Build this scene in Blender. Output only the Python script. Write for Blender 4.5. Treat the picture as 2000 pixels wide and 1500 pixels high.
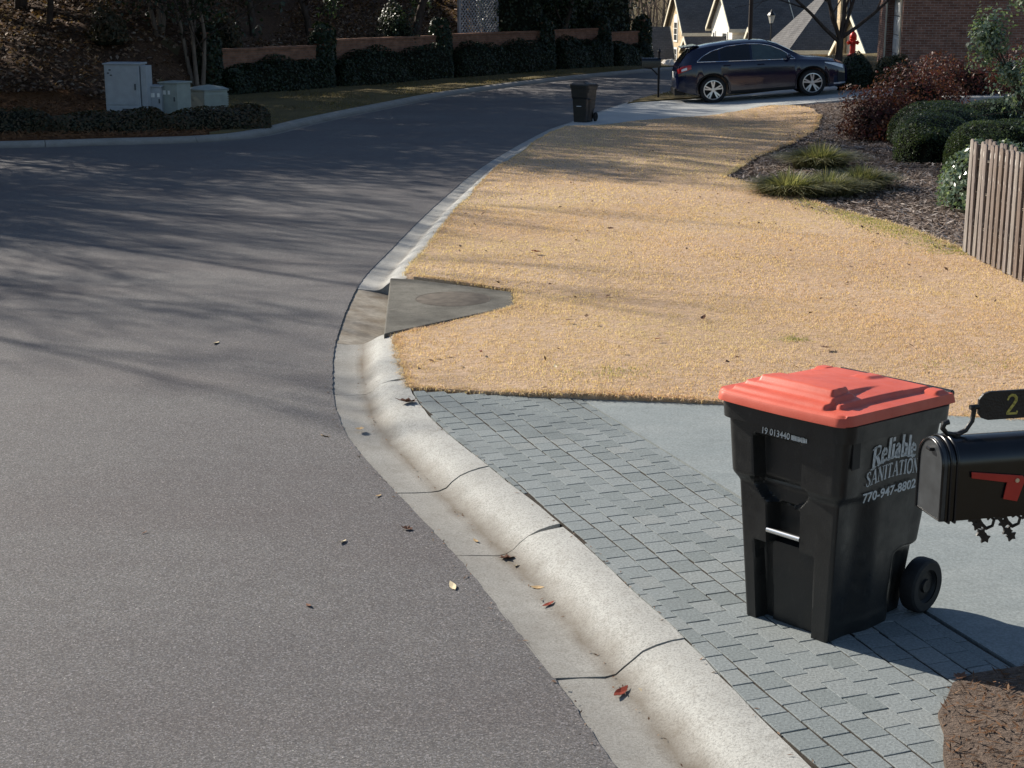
import bpy, math, random
import numpy as np
from mathutils import Vector, Matrix
from mathutils.geometry import delaunay_2d_cdt
R = math.radians
sc = bpy.context.scene
for o in list(bpy.data.objects): bpy.data.objects.remove(o)

# ---------------------------------------------------------------- camera, sky, sun, exposure
cam = bpy.data.cameras.new('camera'); cam.sensor_fit = 'HORIZONTAL'; cam.sensor_width = 36; cam.lens = 54
cam.clip_end = 2000; cam.clip_start = 0.1
co = bpy.data.objects.new('camera', cam); sc.collection.objects.link(co)
co.location = (0, 0, 2.92); co.rotation_euler = (R(90 - 14.27), 0, 0)
sc.camera = co
SUN = Vector((-.79 * math.cos(R(30)), .613 * math.cos(R(30)), math.sin(R(30)))).normalized()
w = bpy.data.worlds.new('World'); sc.world = w; w.use_nodes = True
wn = w.node_tree; wn.nodes.clear()
sky = wn.nodes.new('ShaderNodeTexSky'); sky.sky_type = 'NISHITA'; sky.sun_disc = False
sky.sun_elevation = R(30); sky.sun_rotation = math.atan2(SUN.x, SUN.y); sky.air_density = 1.0; sky.dust_density = 0.6; sky.ozone_density = 1.6
bg = wn.nodes.new('ShaderNodeBackground'); bg.inputs[1].default_value = 0.068
wo = wn.nodes.new('ShaderNodeOutputWorld')
wn.links.new(sky.outputs[0], bg.inputs[0]); wn.links.new(bg.outputs[0], wo.inputs[0])
sl = bpy.data.lights.new('sun', 'SUN'); sl.energy = 4.6; sl.angle = R(0.45); sl.color = (1.0, .93, .82)
so = bpy.data.objects.new('sun', sl); sc.collection.objects.link(so); so.rotation_euler = SUN.to_track_quat('Z', 'Y').to_euler()
so.location = (-30, 30, 40)
vs = sc.view_settings; vs.view_transform = 'Standard'; vs.look = 'None'; vs.gamma = 1; vs.exposure = 0.85; vs.use_curve_mapping = False
sc.cycles.max_bounces = 8; sc.cycles.transparent_max_bounces = 8

# ---------------------------------------------------------------- material helpers
class Mt:
    def __init__(s, name, rough=.8, spec=.3):
        s.m = bpy.data.materials.new(name); s.m.use_nodes = True; s.nt = s.m.node_tree; s.nt.nodes.clear()
        s.out = s.nt.nodes.new('ShaderNodeOutputMaterial'); s.b = s.nt.nodes.new('ShaderNodeBsdfPrincipled')
        s.nt.links.new(s.b.outputs[0], s.out.inputs[0]); s.set('Roughness', rough); s.set('Specular IOR Level', spec)
    def put(s, sock, v):
        if isinstance(v, bpy.types.NodeSocket): s.nt.links.new(v, sock)
        elif v is not None:
            if isinstance(v, (tuple, list)) and len(v) == 3 and sock.type == 'RGBA': v = (*v, 1)
            sock.default_value = v
    def set(s, k, v): s.put(s.b.inputs[k], v)
    def n(s, t, ins=None, **pr):
        x = s.nt.nodes.new('ShaderNode' + t)
        for k, v in pr.items(): setattr(x, k, v)
        for k, v in (ins or {}).items(): s.put(x.inputs[k], v)
        return x
    def pos(s): return s.n('NewGeometry').outputs['Position']
    def obj(s): return s.n('TexCoord').outputs['Object']
    def uv(s): return s.n('TexCoord').outputs['UV']
    def rnd(s): return s.n('NewGeometry').outputs['Random Per Island']
    def noise(s, vec, scale, detail=3, rough=.55, dist=0): return s.n('TexNoise', {'Vector': vec, 'Scale': scale, 'Detail': detail, 'Roughness': rough, 'Distortion': dist}).outputs[0]
    def scale(s, vec, sx, sy, sz): return s.n('Mapping', {'Vector': vec, 'Scale': (sx, sy, sz)}).outputs[0]
    def ramp(s, fac, stops, mode='LINEAR'):
        r = s.n('ValToRGB', {'Fac': fac}); e = r.color_ramp.elements; r.color_ramp.interpolation = mode
        while len(e) < len(stops): e.new(.5)
        for i, (p, c) in enumerate(stops):
            e[i].position = p; e[i].color = (*c, 1) if isinstance(c, (tuple, list)) else (c, c, c, 1)
        return r.outputs[0]
    def mix(s, f, a, b, mode='MIX'):
        x = s.n('Mix', data_type='RGBA', blend_type=mode)
        s.put(x.inputs[0], f); s.put(x.inputs[6], a); s.put(x.inputs[7], b); return x.outputs[2]
    def math(s, op, a, b=None, clamp=False):
        x = s.n('Math', operation=op, use_clamp=clamp); s.put(x.inputs[0], a)
        if b is not None: s.put(x.inputs[1], b)
        return x.outputs[0]
    def bump(s, h, dist=.01, strength=1, normal=None):
        x = s.n('Bump', {'Height': h, 'Distance': dist, 'Strength': strength}); s.put(x.inputs['Normal'], normal)
        s.set('Normal', x.outputs[0]); return x.outputs[0]

def plain(name, col, rough=.5, spec=.4, metal=0, var=.12, vs_=8, bump=0, bscale=40):
    m = Mt(name, rough, spec); o = m.obj()
    n = m.noise(o, vs_, 4)
    c0 = tuple(c * (1 - var) for c in col); c1 = tuple(min(1, c * (1 + var)) for c in col)
    m.set('Base Color', m.ramp(n, [(.3, c0), (.7, c1)])); m.set('Metallic', metal)
    if bump: m.bump(m.noise(o, bscale, 3), bump)
    return m.m

def leafmat(name, cols, rough=.45, trans=.35, spec=.4, patch=None):
    m = Mt(name, rough, spec); k = len(cols)
    c = m.ramp(m.rnd(), [(i / max(1, k - 1), q) for i, q in enumerate(cols)])
    if patch: c = m.mix(m.ramp(m.noise(m.pos(), patch[1], 2), [(.42, 0.), (.62, 1.)]), c, m.mix(.7, c, patch[0]))
    m.set('Base Color', c)
    if trans:
        t = m.n('BsdfTranslucent', {'Color': m.mix(1., c, (1.3, 1.35, .7), 'MULTIPLY')})
        x = m.n('MixShader', {0: trans}); m.nt.links.new(m.b.outputs[0], x.inputs[1]); m.nt.links.new(t.outputs[0], x.inputs[2])
        m.nt.links.new(x.outputs[0], m.out.inputs[0])
    return m.m

M = {}
# asphalt: aged grey wearing course with pale chips
m = Mt('asphalt', .82, .25); p = m.pos()
big = m.noise(p, .35, 4); mid = m.noise(p, 7, 3); fine = m.noise(p, 75, 2, .75); grit = m.noise(p, 210, 2, .7)
c = m.ramp(big, [(.3, (.1, .095, .096)), (.7, (.133, .129, .125))])
c = m.mix(m.ramp(mid, [(.35, .0), (.7, .35)]), c, (.085, .078, .078)); c = m.mix(m.ramp(m.noise(m.scale(p, .5, 1.6, 1), .5, 5, .6), [(.45, 0.), (.7, .5)]), c, (.092, .081, .08))
ag = m.n('TexVoronoi', {'Vector': p, 'Scale': 150.}); agc = m.n('SeparateColor', {0: ag.outputs['Color']})
c = m.mix(1., c, m.ramp(agc.outputs[0], [(0, .6), (.45, .93), (.8, 1.18), (1, 1.8)]), 'MULTIPLY'); c = m.mix(.3, c, m.mix(1., c, m.mix(agc.outputs[1], (1.15, 1.0, .85), (.9, .98, 1.15)), 'MULTIPLY'))
c = m.mix(1., c, m.ramp(fine, [(.32, .7), (.5, 1.), (.66, 1.3)]), 'MULTIPLY')
c = m.mix(1., c, m.ramp(grit, [(.3, .7), (.7, 1.3)]), 'MULTIPLY')
v = m.n('TexVoronoi', {'Vector': p, 'Scale': 30.}, feature='F1')
spk = m.math('MULTIPLY', m.math('LESS_THAN', v.outputs['Distance'], .085), m.math('GREATER_THAN', m.n('SeparateColor', {0: v.outputs['Color']}).outputs[0], .8))
c = m.mix(spk, c, (.5, .48, .43)); m.set('Base Color', c)
m.bump(m.mix(.5, agc.outputs[0], grit), .0016, .7); M['asphalt'] = m.m
# kerb concrete: UV x along, y across
def kerbmat(name, tone, dirty):
    m = Mt(name, .85, .25); p = m.pos(); sx = m.n('SeparateXYZ', {0: m.uv()})
    n1 = m.noise(p, 2.2, 4); n2 = m.noise(p, 90, 3, .7); n3 = m.noise(p, 320, 2, .7)
    c = m.ramp(n1, [(.3, tuple(.86 * t for t in tone)), (.7, tuple(1.08 * t for t in tone))])
    c = m.mix(1., c, m.ramp(n2, [(.32, .62), (.5, 1.), (.7, 1.2)]), 'MULTIPLY')
    c = m.mix(m.ramp(m.noise(p, 14, 5, .7), [(.5, 0.), (.75, .45)]), c, (.2, .185, .16))
    c = m.mix(m.ramp(n3, [(.56, 0.), (.68, .7)]), c, (.11, .1, .09))
    wob = m.math('ADD', sx.outputs[1], m.math('MULTIPLY', m.math('SUBTRACT', m.noise(p, 5, 4), .5), .16))
    band = m.ramp(wob, [(.0, .5), (.12, .4), (.34, .42), (.45, .95), (.54, .6), (.66, 0.)])
    band = m.mix(1., band, m.ramp(m.noise(p, 1.6, 4), [(.25, .55), (.65, 1.)]), 'MULTIPLY')
    c = m.mix(m.math('MULTIPLY', band, dirty), c, (.115, .092, .066)); m.set('Base Color', c)
    m.bump(m.mix(.5, n2, n3), .004, .7); return m.m
M['kerb'] = kerbmat('kerb_concrete', (.38, .378, .355), 1.)
M['kerb_far'] = kerbmat('kerb_concrete_far', (.42, .415, .39), .5)
M['kerb_old'] = kerbmat('kerb_concrete_old', (.3, .28, .25), .8)
m = Mt('inlet_concrete', .85, .25); p = m.pos(); o = m.obj()
n2 = m.noise(p, 70, 3, .7)
c = m.ramp(m.noise(p, 2.5, 5), [(.3, (.075, .07, .058)), (.7, (.17, .16, .135))]); c = m.mix(m.ramp(m.noise(p, 9, 5, .7), [(.5, 0.), (.7, .6)]), c, (.06, .052, .04))
c = m.mix(1., c, m.ramp(n2, [(.3, .7), (.7, 1.25)]), 'MULTIPLY')
m.set('Base Color', c); m.bump(n2, .004, .7); M['inlet'] = m.m
m = Mt('gutter_stained', .85, .25); p = m.pos()
n2 = m.noise(m.scale(p, 18, 90, 60), 1, 4, .7)
c = m.ramp(m.noise(p, 4, 5), [(.3, (.18, .145, .105)), (.7, (.34, .31, .26))]); c = m.mix(1., c, m.ramp(n2, [(.32, .55), (.6, 1.15)]), 'MULTIPLY')
m.set('Base Color', c); m.bump(n2, .004, .6); M['gutter'] = m.m
M['rust'] = plain('rusty_iron', (.1, .085, .07), .85, .2, 0, .3, 9, .003, 60)
# paver and drive concrete
m = Mt('paver_concrete', .82, .25); p = m.pos(); r = m.n('ObjectInfo').outputs['Random']
n2 = m.noise(p, 80, 3, .75)
c = m.ramp(r, [(0, (.165, .186, .186)), (.4, (.198, .22, .222)), (.8, (.212, .233, .234)), (1, (.222, .238, .234))])
c = m.mix(m.ramp(m.noise(p, 1.3, 3), [(.55, 0.), (.72, .55)]), c, (.12, .135, .135))
c = m.mix(1., c, m.ramp(n2, [(.3, .66), (.7, 1.3)]), 'MULTIPLY'); m.set('Base Color', c); m.bump(n2, .003, .8); M['paver'] = m.m
m = Mt('drive_concrete', .8, .25); p = m.pos(); n2 = m.noise(p, 75, 3, .75)
c = m.ramp(m.noise(m.scale(p, 1, 3, 1), 1.1, 5), [(.3, (.2, .226, .228)), (.7, (.25, .272, .27))])
c = m.mix(m.ramp(m.noise(p, 6, 5, .65), [(.5, 0.), (.75, .4)]), c, (.15, .17, .172)); c = m.mix(m.ramp(m.noise(m.scale(p, .6, 2.4, 1), 2.2, 4), [(.55, 0.), (.75, .35)]), c, (.3, .32, .315))
c = m.mix(1., c, m.ramp(n2, [(.3, .72), (.7, 1.22)]), 'MULTIPLY'); m.set('Base Color', c); m.bump(n2, .003, .6); M['drive'] = m.m
m = Mt('pale_drive_concrete', .8, .25); p = m.pos(); n2 = m.noise(p, 60, 3, .7)
c = m.ramp(m.noise(p, .8, 5), [(.3, (.33, .34, .33)), (.7, (.44, .44, .42))])
c = m.mix(1., c, m.ramp(n2, [(.3, .85), (.7, 1.12)]), 'MULTIPLY'); m.set('Base Color', c); m.bump(n2, .003, .6); M['drive_pale'] = m.m
M['joint'] = plain('joint_sand', (.05, .042, .034), .95, .1, 0, .3, 20, .004, 120)
# lawn soil, dormant turf
m = Mt('dormant_turf', .95, .1); p = m.pos()
c = m.ramp(m.noise(p, .3, 4), [(.3, (.47, .325, .22)), (.52, (.54, .39, .275)), (.72, (.58, .44, .33))])
c = m.mix(m.ramp(m.noise(m.scale(p, 1, 2.2, 1), 9, 4, .65), [(.42, 0.), (.7, .75)]), c, (.34, .22, .115))
n3 = m.noise(p, 85, 3, .75)
c = m.mix(1., c, m.ramp(n3, [(.3, .7), (.55, 1.03), (.75, 1.2)]), 'MULTIPLY'); m.set('Base Color', c)
m.bump(m.mix(.6, n3, m.noise(p, 14, 4)), .03, 1); M['turf'] = m.m
m = Mt('dull_turf', .95, .1); p = m.pos(); n3 = m.noise(p, 60, 3, .75)  # dull brown-green verge grass, its own colour
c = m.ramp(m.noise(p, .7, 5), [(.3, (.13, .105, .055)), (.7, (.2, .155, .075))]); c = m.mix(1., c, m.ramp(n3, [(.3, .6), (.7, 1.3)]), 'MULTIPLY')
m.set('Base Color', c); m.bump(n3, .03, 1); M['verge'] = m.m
m = Mt('mulch', .95, .1); p = m.pos(); n3 = m.noise(m.scale(p, 40, 70, 50), 1, 4, .7)
c = m.ramp(m.noise(p, 1.2, 4), [(.3, (.125, .09, .07)), (.7, (.2, .155, .125))]); c = m.mix(1., c, m.ramp(n3, [(.3, .45), (.7, 1.4)]), 'MULTIPLY')
m.set('Base Color', c); m.bump(n3, .03, 1); M['mulch'] = m.m
m = Mt('pine_straw', .95, .1); p = m.pos(); n3 = m.noise(m.scale(p, 60, 40, 50), 1, 4, .7)
c = m.ramp(m.noise(p, .8, 4), [(.3, (.1, .045, .022)), (.7, (.17, .08, .035))]); c = m.mix(1., c, m.ramp(n3, [(.3, .45), (.7, 1.4)]), 'MULTIPLY')
m.set('Base Color', c); m.bump(n3, .03, 1); M['straw'] = m.m
m = Mt('woodland_floor', .95, .1); p = m.pos(); n3 = m.noise(p, 12, 5, .7)
c = m.ramp(m.noise(p, .5, 4), [(.3, (.06, .036, .024)), (.7, (.12, .07, .045))]); c = m.mix(1., c, m.ramp(n3, [(.3, .4), (.7, 1.5)]), 'MULTIPLY')
m.set('Base Color', c); m.bump(n3, .05, 1); M['forest'] = m.m
m = Mt('far_ground', .95, .1); p = m.pos(); c = m.ramp(m.noise(p, .12, 5), [(.3, (.09, .075, .04)), (.7, (.17, .13, .075))]); m.set('Base Color', c); M['ground'] = m.m
# blades and leaves
M['blade'] = leafmat('dry_grass_blade', [(.46, .315, .215), (.68, .48, .355), (.72, .525, .4), (.75, .565, .44), (.7, .5, .375), (.65, .45, .33), (.52, .365, .25)], .7, .4, .15, ((.66, .55, .4), .22))
M['chip'] = leafmat('mulch_chip', [(.1, .07, .055), (.21, .165, .14), (.32, .27, .235), (.16, .11, .08), (.42, .37, .33)], .85, 0, .1)
M['needle'] = leafmat('pine_needle_litter', [(.16, .07, .03), (.24, .115, .05), (.1, .05, .03)], .8, 0, .1)
M['litter'] = leafmat('fallen_leaf_litter', [(.1, .055, .035), (.18, .1, .06), (.27, .18, .12), (.07, .04, .03), (.33, .26, .2)], .7, .15, .2)
M['liriope'] = leafmat('liriope_blade', [(.05, .065, .03), (.17, .175, .085), (.38, .365, .21), (.09, .105, .048), (.3, .26, .15), (.07, .085, .042)], .5, .4, .3)
M['nandina'] = leafmat('nandina_leaf', [(.05, .012, .016), (.095, .024, .027), (.04, .02, .016), (.12, .05, .042), (.06, .03, .02)], .5, .4, .3)
M['clipped'] = leafmat('clipped_leaf', [(.03, .048, .028), (.07, .1, .055), (.11, .14, .08), (.045, .07, .038)], .45, .4, .4)
M['box'] = leafmat('boxwood_leaf', [(.03, .04, .015), (.055, .06, .022), (.085, .075, .03), (.025, .03, .014)], .45, .35, .4)
M['glossy'] = leafmat('glossy_leaf', [(.04, .07, .045), (.1, .15, .1), (.17, .22, .15), (.24, .29, .21), (.07, .11, .065)], .22, .35, .6)
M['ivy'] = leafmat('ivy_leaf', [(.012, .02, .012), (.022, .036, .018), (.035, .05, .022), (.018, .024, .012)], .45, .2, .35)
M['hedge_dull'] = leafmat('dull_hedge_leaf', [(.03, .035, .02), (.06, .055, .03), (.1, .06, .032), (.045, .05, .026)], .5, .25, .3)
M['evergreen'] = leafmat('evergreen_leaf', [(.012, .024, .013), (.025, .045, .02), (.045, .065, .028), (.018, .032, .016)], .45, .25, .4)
M['winter'] = leafmat('russet_leaf', [(.09, .05, .03), (.14, .08, .04), (.06, .045, .02)], .6, .35, .2)
def bark(name, a, b):
    m = Mt(name, .9, .15); o = m.obj(); n = m.noise(m.scale(o, 9, 9, 2), 1.5, 5, .65)
    m.set('Base Color', m.ramp(n, [(.3, a), (.7, b)])); m.bump(n, .02, .8); return m.m
M['bark'] = bark('dark_bark', (.035, .026, .022), (.085, .065, .055)); M['bark_pale'] = bark('pale_bark', (.11, .085, .07), (.24, .19, .15))
# building surfaces
def brickmat(name, a, b, mort, sx=.215, sy=.072, bump=.006):
    m = Mt(name, .9, .2); sp = m.n('SeparateXYZ', {0: m.uv()})
    v = m.n('CombineXYZ', {0: sp.outputs[0], 1: sp.outputs[1]}).outputs[0]
    br = m.n('TexBrick', {'Vector': v, 'Color1': a, 'Color2': b, 'Mortar': mort, 'Scale': 1.0, 'Mortar Size': .007, 'Bias': 0., 'Brick Width': sx, 'Row Height': sy})
    c = m.mix(1., br.outputs[0], m.ramp(m.noise(v, 5, 4), [(.3, .72), (.7, 1.22)]), 'MULTIPLY'); m.set('Base Color', c)
    m.bump(m.math('SUBTRACT', 1., br.outputs[1]), bump); return m.m
M['brick'] = brickmat('red_brick', (.19, .085, .06), (.28, .14, .1), (.33, .27, .23))
M['brick_wall'] = brickmat('garden_wall_brick', (.2, .095, .06), (.27, .135, .085), (.22, .15, .115))
def siding(name, col):
    m = Mt(name, .7, .25); o = m.obj(); z = m.n('SeparateXYZ', {0: o}).outputs[2]
    f = m.math('FRACT', m.math('MULTIPLY', z, 5.5))
    c = m.mix(m.ramp(f, [(.0, .5), (.1, 0.)]), m.ramp(m.noise(o, .8, 4), [(.3, tuple(.9 * q for q in col)), (.7, tuple(min(.85, 1.06 * q) for q in col))]), tuple(.35 * q for q in col))
    m.set('Base Color', c); return m.m
M['siding_white'] = siding('white_siding', (.78, .74, .66)); M['siding_grey'] = siding('grey_siding', (.42, .45, .46))
m = Mt('tan_stone', .9, .2); o = m.obj(); v = m.n('TexVoronoi', {'Vector': o, 'Scale': 2.6}); vd = m.n('TexVoronoi', {'Vector': o, 'Scale': 2.6}, feature='DISTANCE_TO_EDGE')
c = m.mix(.55, (.5, .38, .23), m.ramp(m.n('SeparateColor', {0: v.outputs['Color']}).outputs[0], [(0, (.36, .27, .17)), (.5, (.55, .42, .26)), (1, (.6, .5, .36))]))
c = m.mix(m.ramp(vd.outputs['Distance'], [(.02, .7), (.07, 0.)]), c, (.3, .25, .19)); m.set('Base Color', c); M['stone'] = m.m
m = Mt('roof_shingle', .9, .15); sp = m.n('SeparateXYZ', {0: m.uv()}); v = m.n('CombineXYZ', {0: sp.outputs[0], 1: sp.outputs[1]}).outputs[0]
br = m.n('TexBrick', {'Vector': v, 'Color1': (.1, .097, .097), 'Color2': (.13, .125, .122), 'Mortar': (.07, .068, .067), 'Scale': 1., 'Mortar Size': .012, 'Brick Width': .33, 'Row Height': .16})
m.set('Base Color', m.mix(1., br.outputs[0], m.ramp(m.noise(v, .7, 4), [(.3, .8), (.7, 1.2)]), 'MULTIPLY')); m.bump(m.math('SUBTRACT', 1., br.outputs[1]), .01); M['roof'] = m.m
M['trim'] = plain('cream_trim', (.72, .66, .52), .6, .3); M['white'] = plain('white_paint', (.78, .77, .73), .5, .3, 0, .05)
M['pane'] = plain('window_glass', (.03, .036, .042), .06, .6, 0, .2); M['door_white'] = plain('garage_door_white', (.62, .63, .63), .5, .3, 0, .05)
# fence wood
m = Mt('weathered_picket', .9, .15); o = m.obj(); r = m.n('ObjectInfo').outputs['Random']
g = m.noise(m.scale(o, 30, 30, 1.6), 2, 4, .65)
c = m.ramp(r, [(0, (.115, .095, .085)), (.35, (.2, .17, .155)), (.7, (.15, .115, .095)), (1, (.25, .225, .205))])
c = m.mix(1., c, m.ramp(g, [(.3, .5), (.5, .95), (.72, 1.35)]), 'MULTIPLY')
c = m.mix(m.ramp(m.noise(m.scale(o, 12, 12, 3), 2.2, 3), [(.62, 0.), (.7, .8)]), c, (.5, .47, .43)); m.set('Base Color', c); m.bump(g, .006); M['picket'] = m.m
M['cut_wood'] = plain('rail_wood', (.42, .36, .28), .85, .15, 0, .3, 12)
# manufactured
m = Mt('black_bin_plastic', .42, .5); o = m.obj(); sc_ = m.noise(m.scale(o, 14, 14, 5), 2, 5, .7)
m.set('Base Color', m.mix(m.ramp(sc_, [(.58, 0.), (.78, .5)]), (.011, .0115, .0115), (.055, .053, .048)))
m.set('Roughness', m.ramp(m.noise(o, 9, 5, .7), [(.3, .26), (.7, .55)])); m.bump(m.noise(o, 160, 2), .0012, .5); M['bin'] = m.m
m = Mt('red_lid_plastic', .45, .35); o = m.obj()
m.set('Base Color', m.ramp(m.noise(o, 5, 5, .65), [(.3, (.52, .085, .05)), (.7, (.64, .125, .078))])); m.set('Roughness', m.ramp(m.noise(o, 12, 4), [(.3, .38), (.7, .58)])); m.bump(m.noise(o, 160, 2), .001, .4); M['lid'] = m.m
M['steel'] = plain('galvanised_steel', (.7, .7, .7), .3, .5, 1, .1); M['rubber'] = plain('black_rubber', (.016, .016, .017), .7, .3, 0, .3, 20)
m = Mt('white_print', .7, .2); o = m.obj(); m.set('Base Color', m.ramp(m.noise(o, 60, 4, .7), [(.3, (.34, .36, .36)), (.6, (.6, .61, .6))])); M['print'] = m.m
M['gloss_black'] = plain('black_enamel', (.008, .008, .009), .25, .5, 0, .3); M['cast_black'] = plain('black_cast_iron', (.014, .012, .012), .45, .45, 0, .3, 30, .002, 120)
M['door_lit'] = plain('lit_dusty_enamel', (.03, .033, .036), .36, .5, 0, .35, 14); M['flag'] = plain('red_flag', (.42, .035, .022), .5, .35); M['gold'] = plain('gold_numeral', (.5, .42, .1), .55, .35)  # door greyer than the box: lit sheen and dust put in the colour
M['utility'] = plain('pale_green_cabinet', (.3, .33, .3), .55, .3, 0, .1, 5); M['utility_grey'] = plain('grey_cabinet', (.34, .36, .38), .5, .3, 0, .1, 5); M['utility_mark'] = plain('cabinet_mark', (.08, .085, .09), .7, .2)
m = Mt('navy_car_paint', .13, .5); m.set('Base Color', (.003, .006, .026)); m.set('Coat Weight', .5); m.set('Coat Roughness', .03); M['paint'] = m.m
M['tint'] = plain('tinted_glass', (.008, .009, .011), .03, .6, 0, .1); M['clear_glass'] = plain('pale_car_glass', (.04, .06, .065), .03, .7, 0, .3, 3)
M['chrome'] = plain('chrome', (.72, .73, .76), .14, .5, 1, .05); M['alloy'] = plain('alloy_wheel', (.62, .62, .62), .28, .5, .85, .05)
M['tail_red'] = plain('tail_lamp_red', (.36, .012, .012), .12, .6); M['lamp_clear'] = plain('lamp_clear', (.72, .74, .76), .1, .6); M['trim_black'] = plain('black_trim', (.012, .012, .013), .55, .3)
M['hydrant'] = plain('hydrant_red', (.62, .035, .015), .4, .4); M['pole'] = plain('dark_pole', (.03, .022, .02), .7, .3); M['lamp_glass'] = plain('lantern_glass', (.55, .55, .5), .2, .5)
M['lattice'] = plain('pale_lattice', (.3, .3, .32), .7, .2); M['rock'] = plain('pale_rock', (.55, .5, .43), .9, .2, 0, .3, 2, .05, 3)
def leafcol(name, c): return plain(name, c, .65, .2, 0, .35, 30)
M['leaf_red'] = leafcol('red_fallen_leaf', (.2, .035, .018)); M['leaf_brown'] = leafcol('brown_fallen_leaf', (.13, .06, .035)); M['leaf_tan'] = leafcol('tan_fallen_leaf', (.42, .29, .15)); M['leaf_pale'] = leafcol('pale_fallen_leaf', (.6, .5, .33))

# ---------------------------------------------------------------- object and mesh helpers
COL = sc.collection
def link(o, parent=None):
    COL.objects.link(o)
    if parent is not None: o.parent = parent
    return o
def tag(o, label=None, cat=None, group=None, kind=None):
    if label: o['label'] = label
    if cat: o['category'] = cat
    if group: o['group'] = group
    if kind: o['kind'] = kind
    return o
def empty(name, loc, rz=0, label=None, cat=None, group=None, kind=None):
    o = bpy.data.objects.new(name, None); o.location = loc; o.rotation_euler = (0, 0, rz); o.empty_display_size = .2
    return tag(link(o), label, cat, group, kind)
def np_mesh(name, co, faces, mats, uv=None, mi=None, smooth=False):
    """co Nx3, faces MxK array (same K)"""
    me = bpy.data.meshes.new(name); co = np.ascontiguousarray(co, dtype=np.float32); faces = np.ascontiguousarray(faces, dtype=np.int32)
    nf, k = faces.shape
    me.vertices.add(len(co)); me.vertices.foreach_set('co', co.ravel())
    me.loops.add(nf * k); me.loops.foreach_set('vertex_index', faces.ravel())
    me.polygons.add(nf); me.polygons.foreach_set('loop_start', np.arange(0, nf * k, k, dtype=np.int32))
    if mi is not None: me.polygons.foreach_set('material_index', np.asarray(mi, dtype=np.int32))
    if smooth: me.polygons.foreach_set('use_smooth', np.ones(nf, dtype=bool))
    for x in mats: me.materials.append(x)
    if uv is not None:
        l = me.uv_layers.new(name='UVMap'); l.data.foreach_set('uv', np.ascontiguousarray(uv, dtype=np.float32).ravel())
    me.update(calc_edges=True); me.validate()
    return me
def mobj(name, me, parent=None, **k):
    return tag(link(bpy.data.objects.new(name, me), parent), **k)

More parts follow.
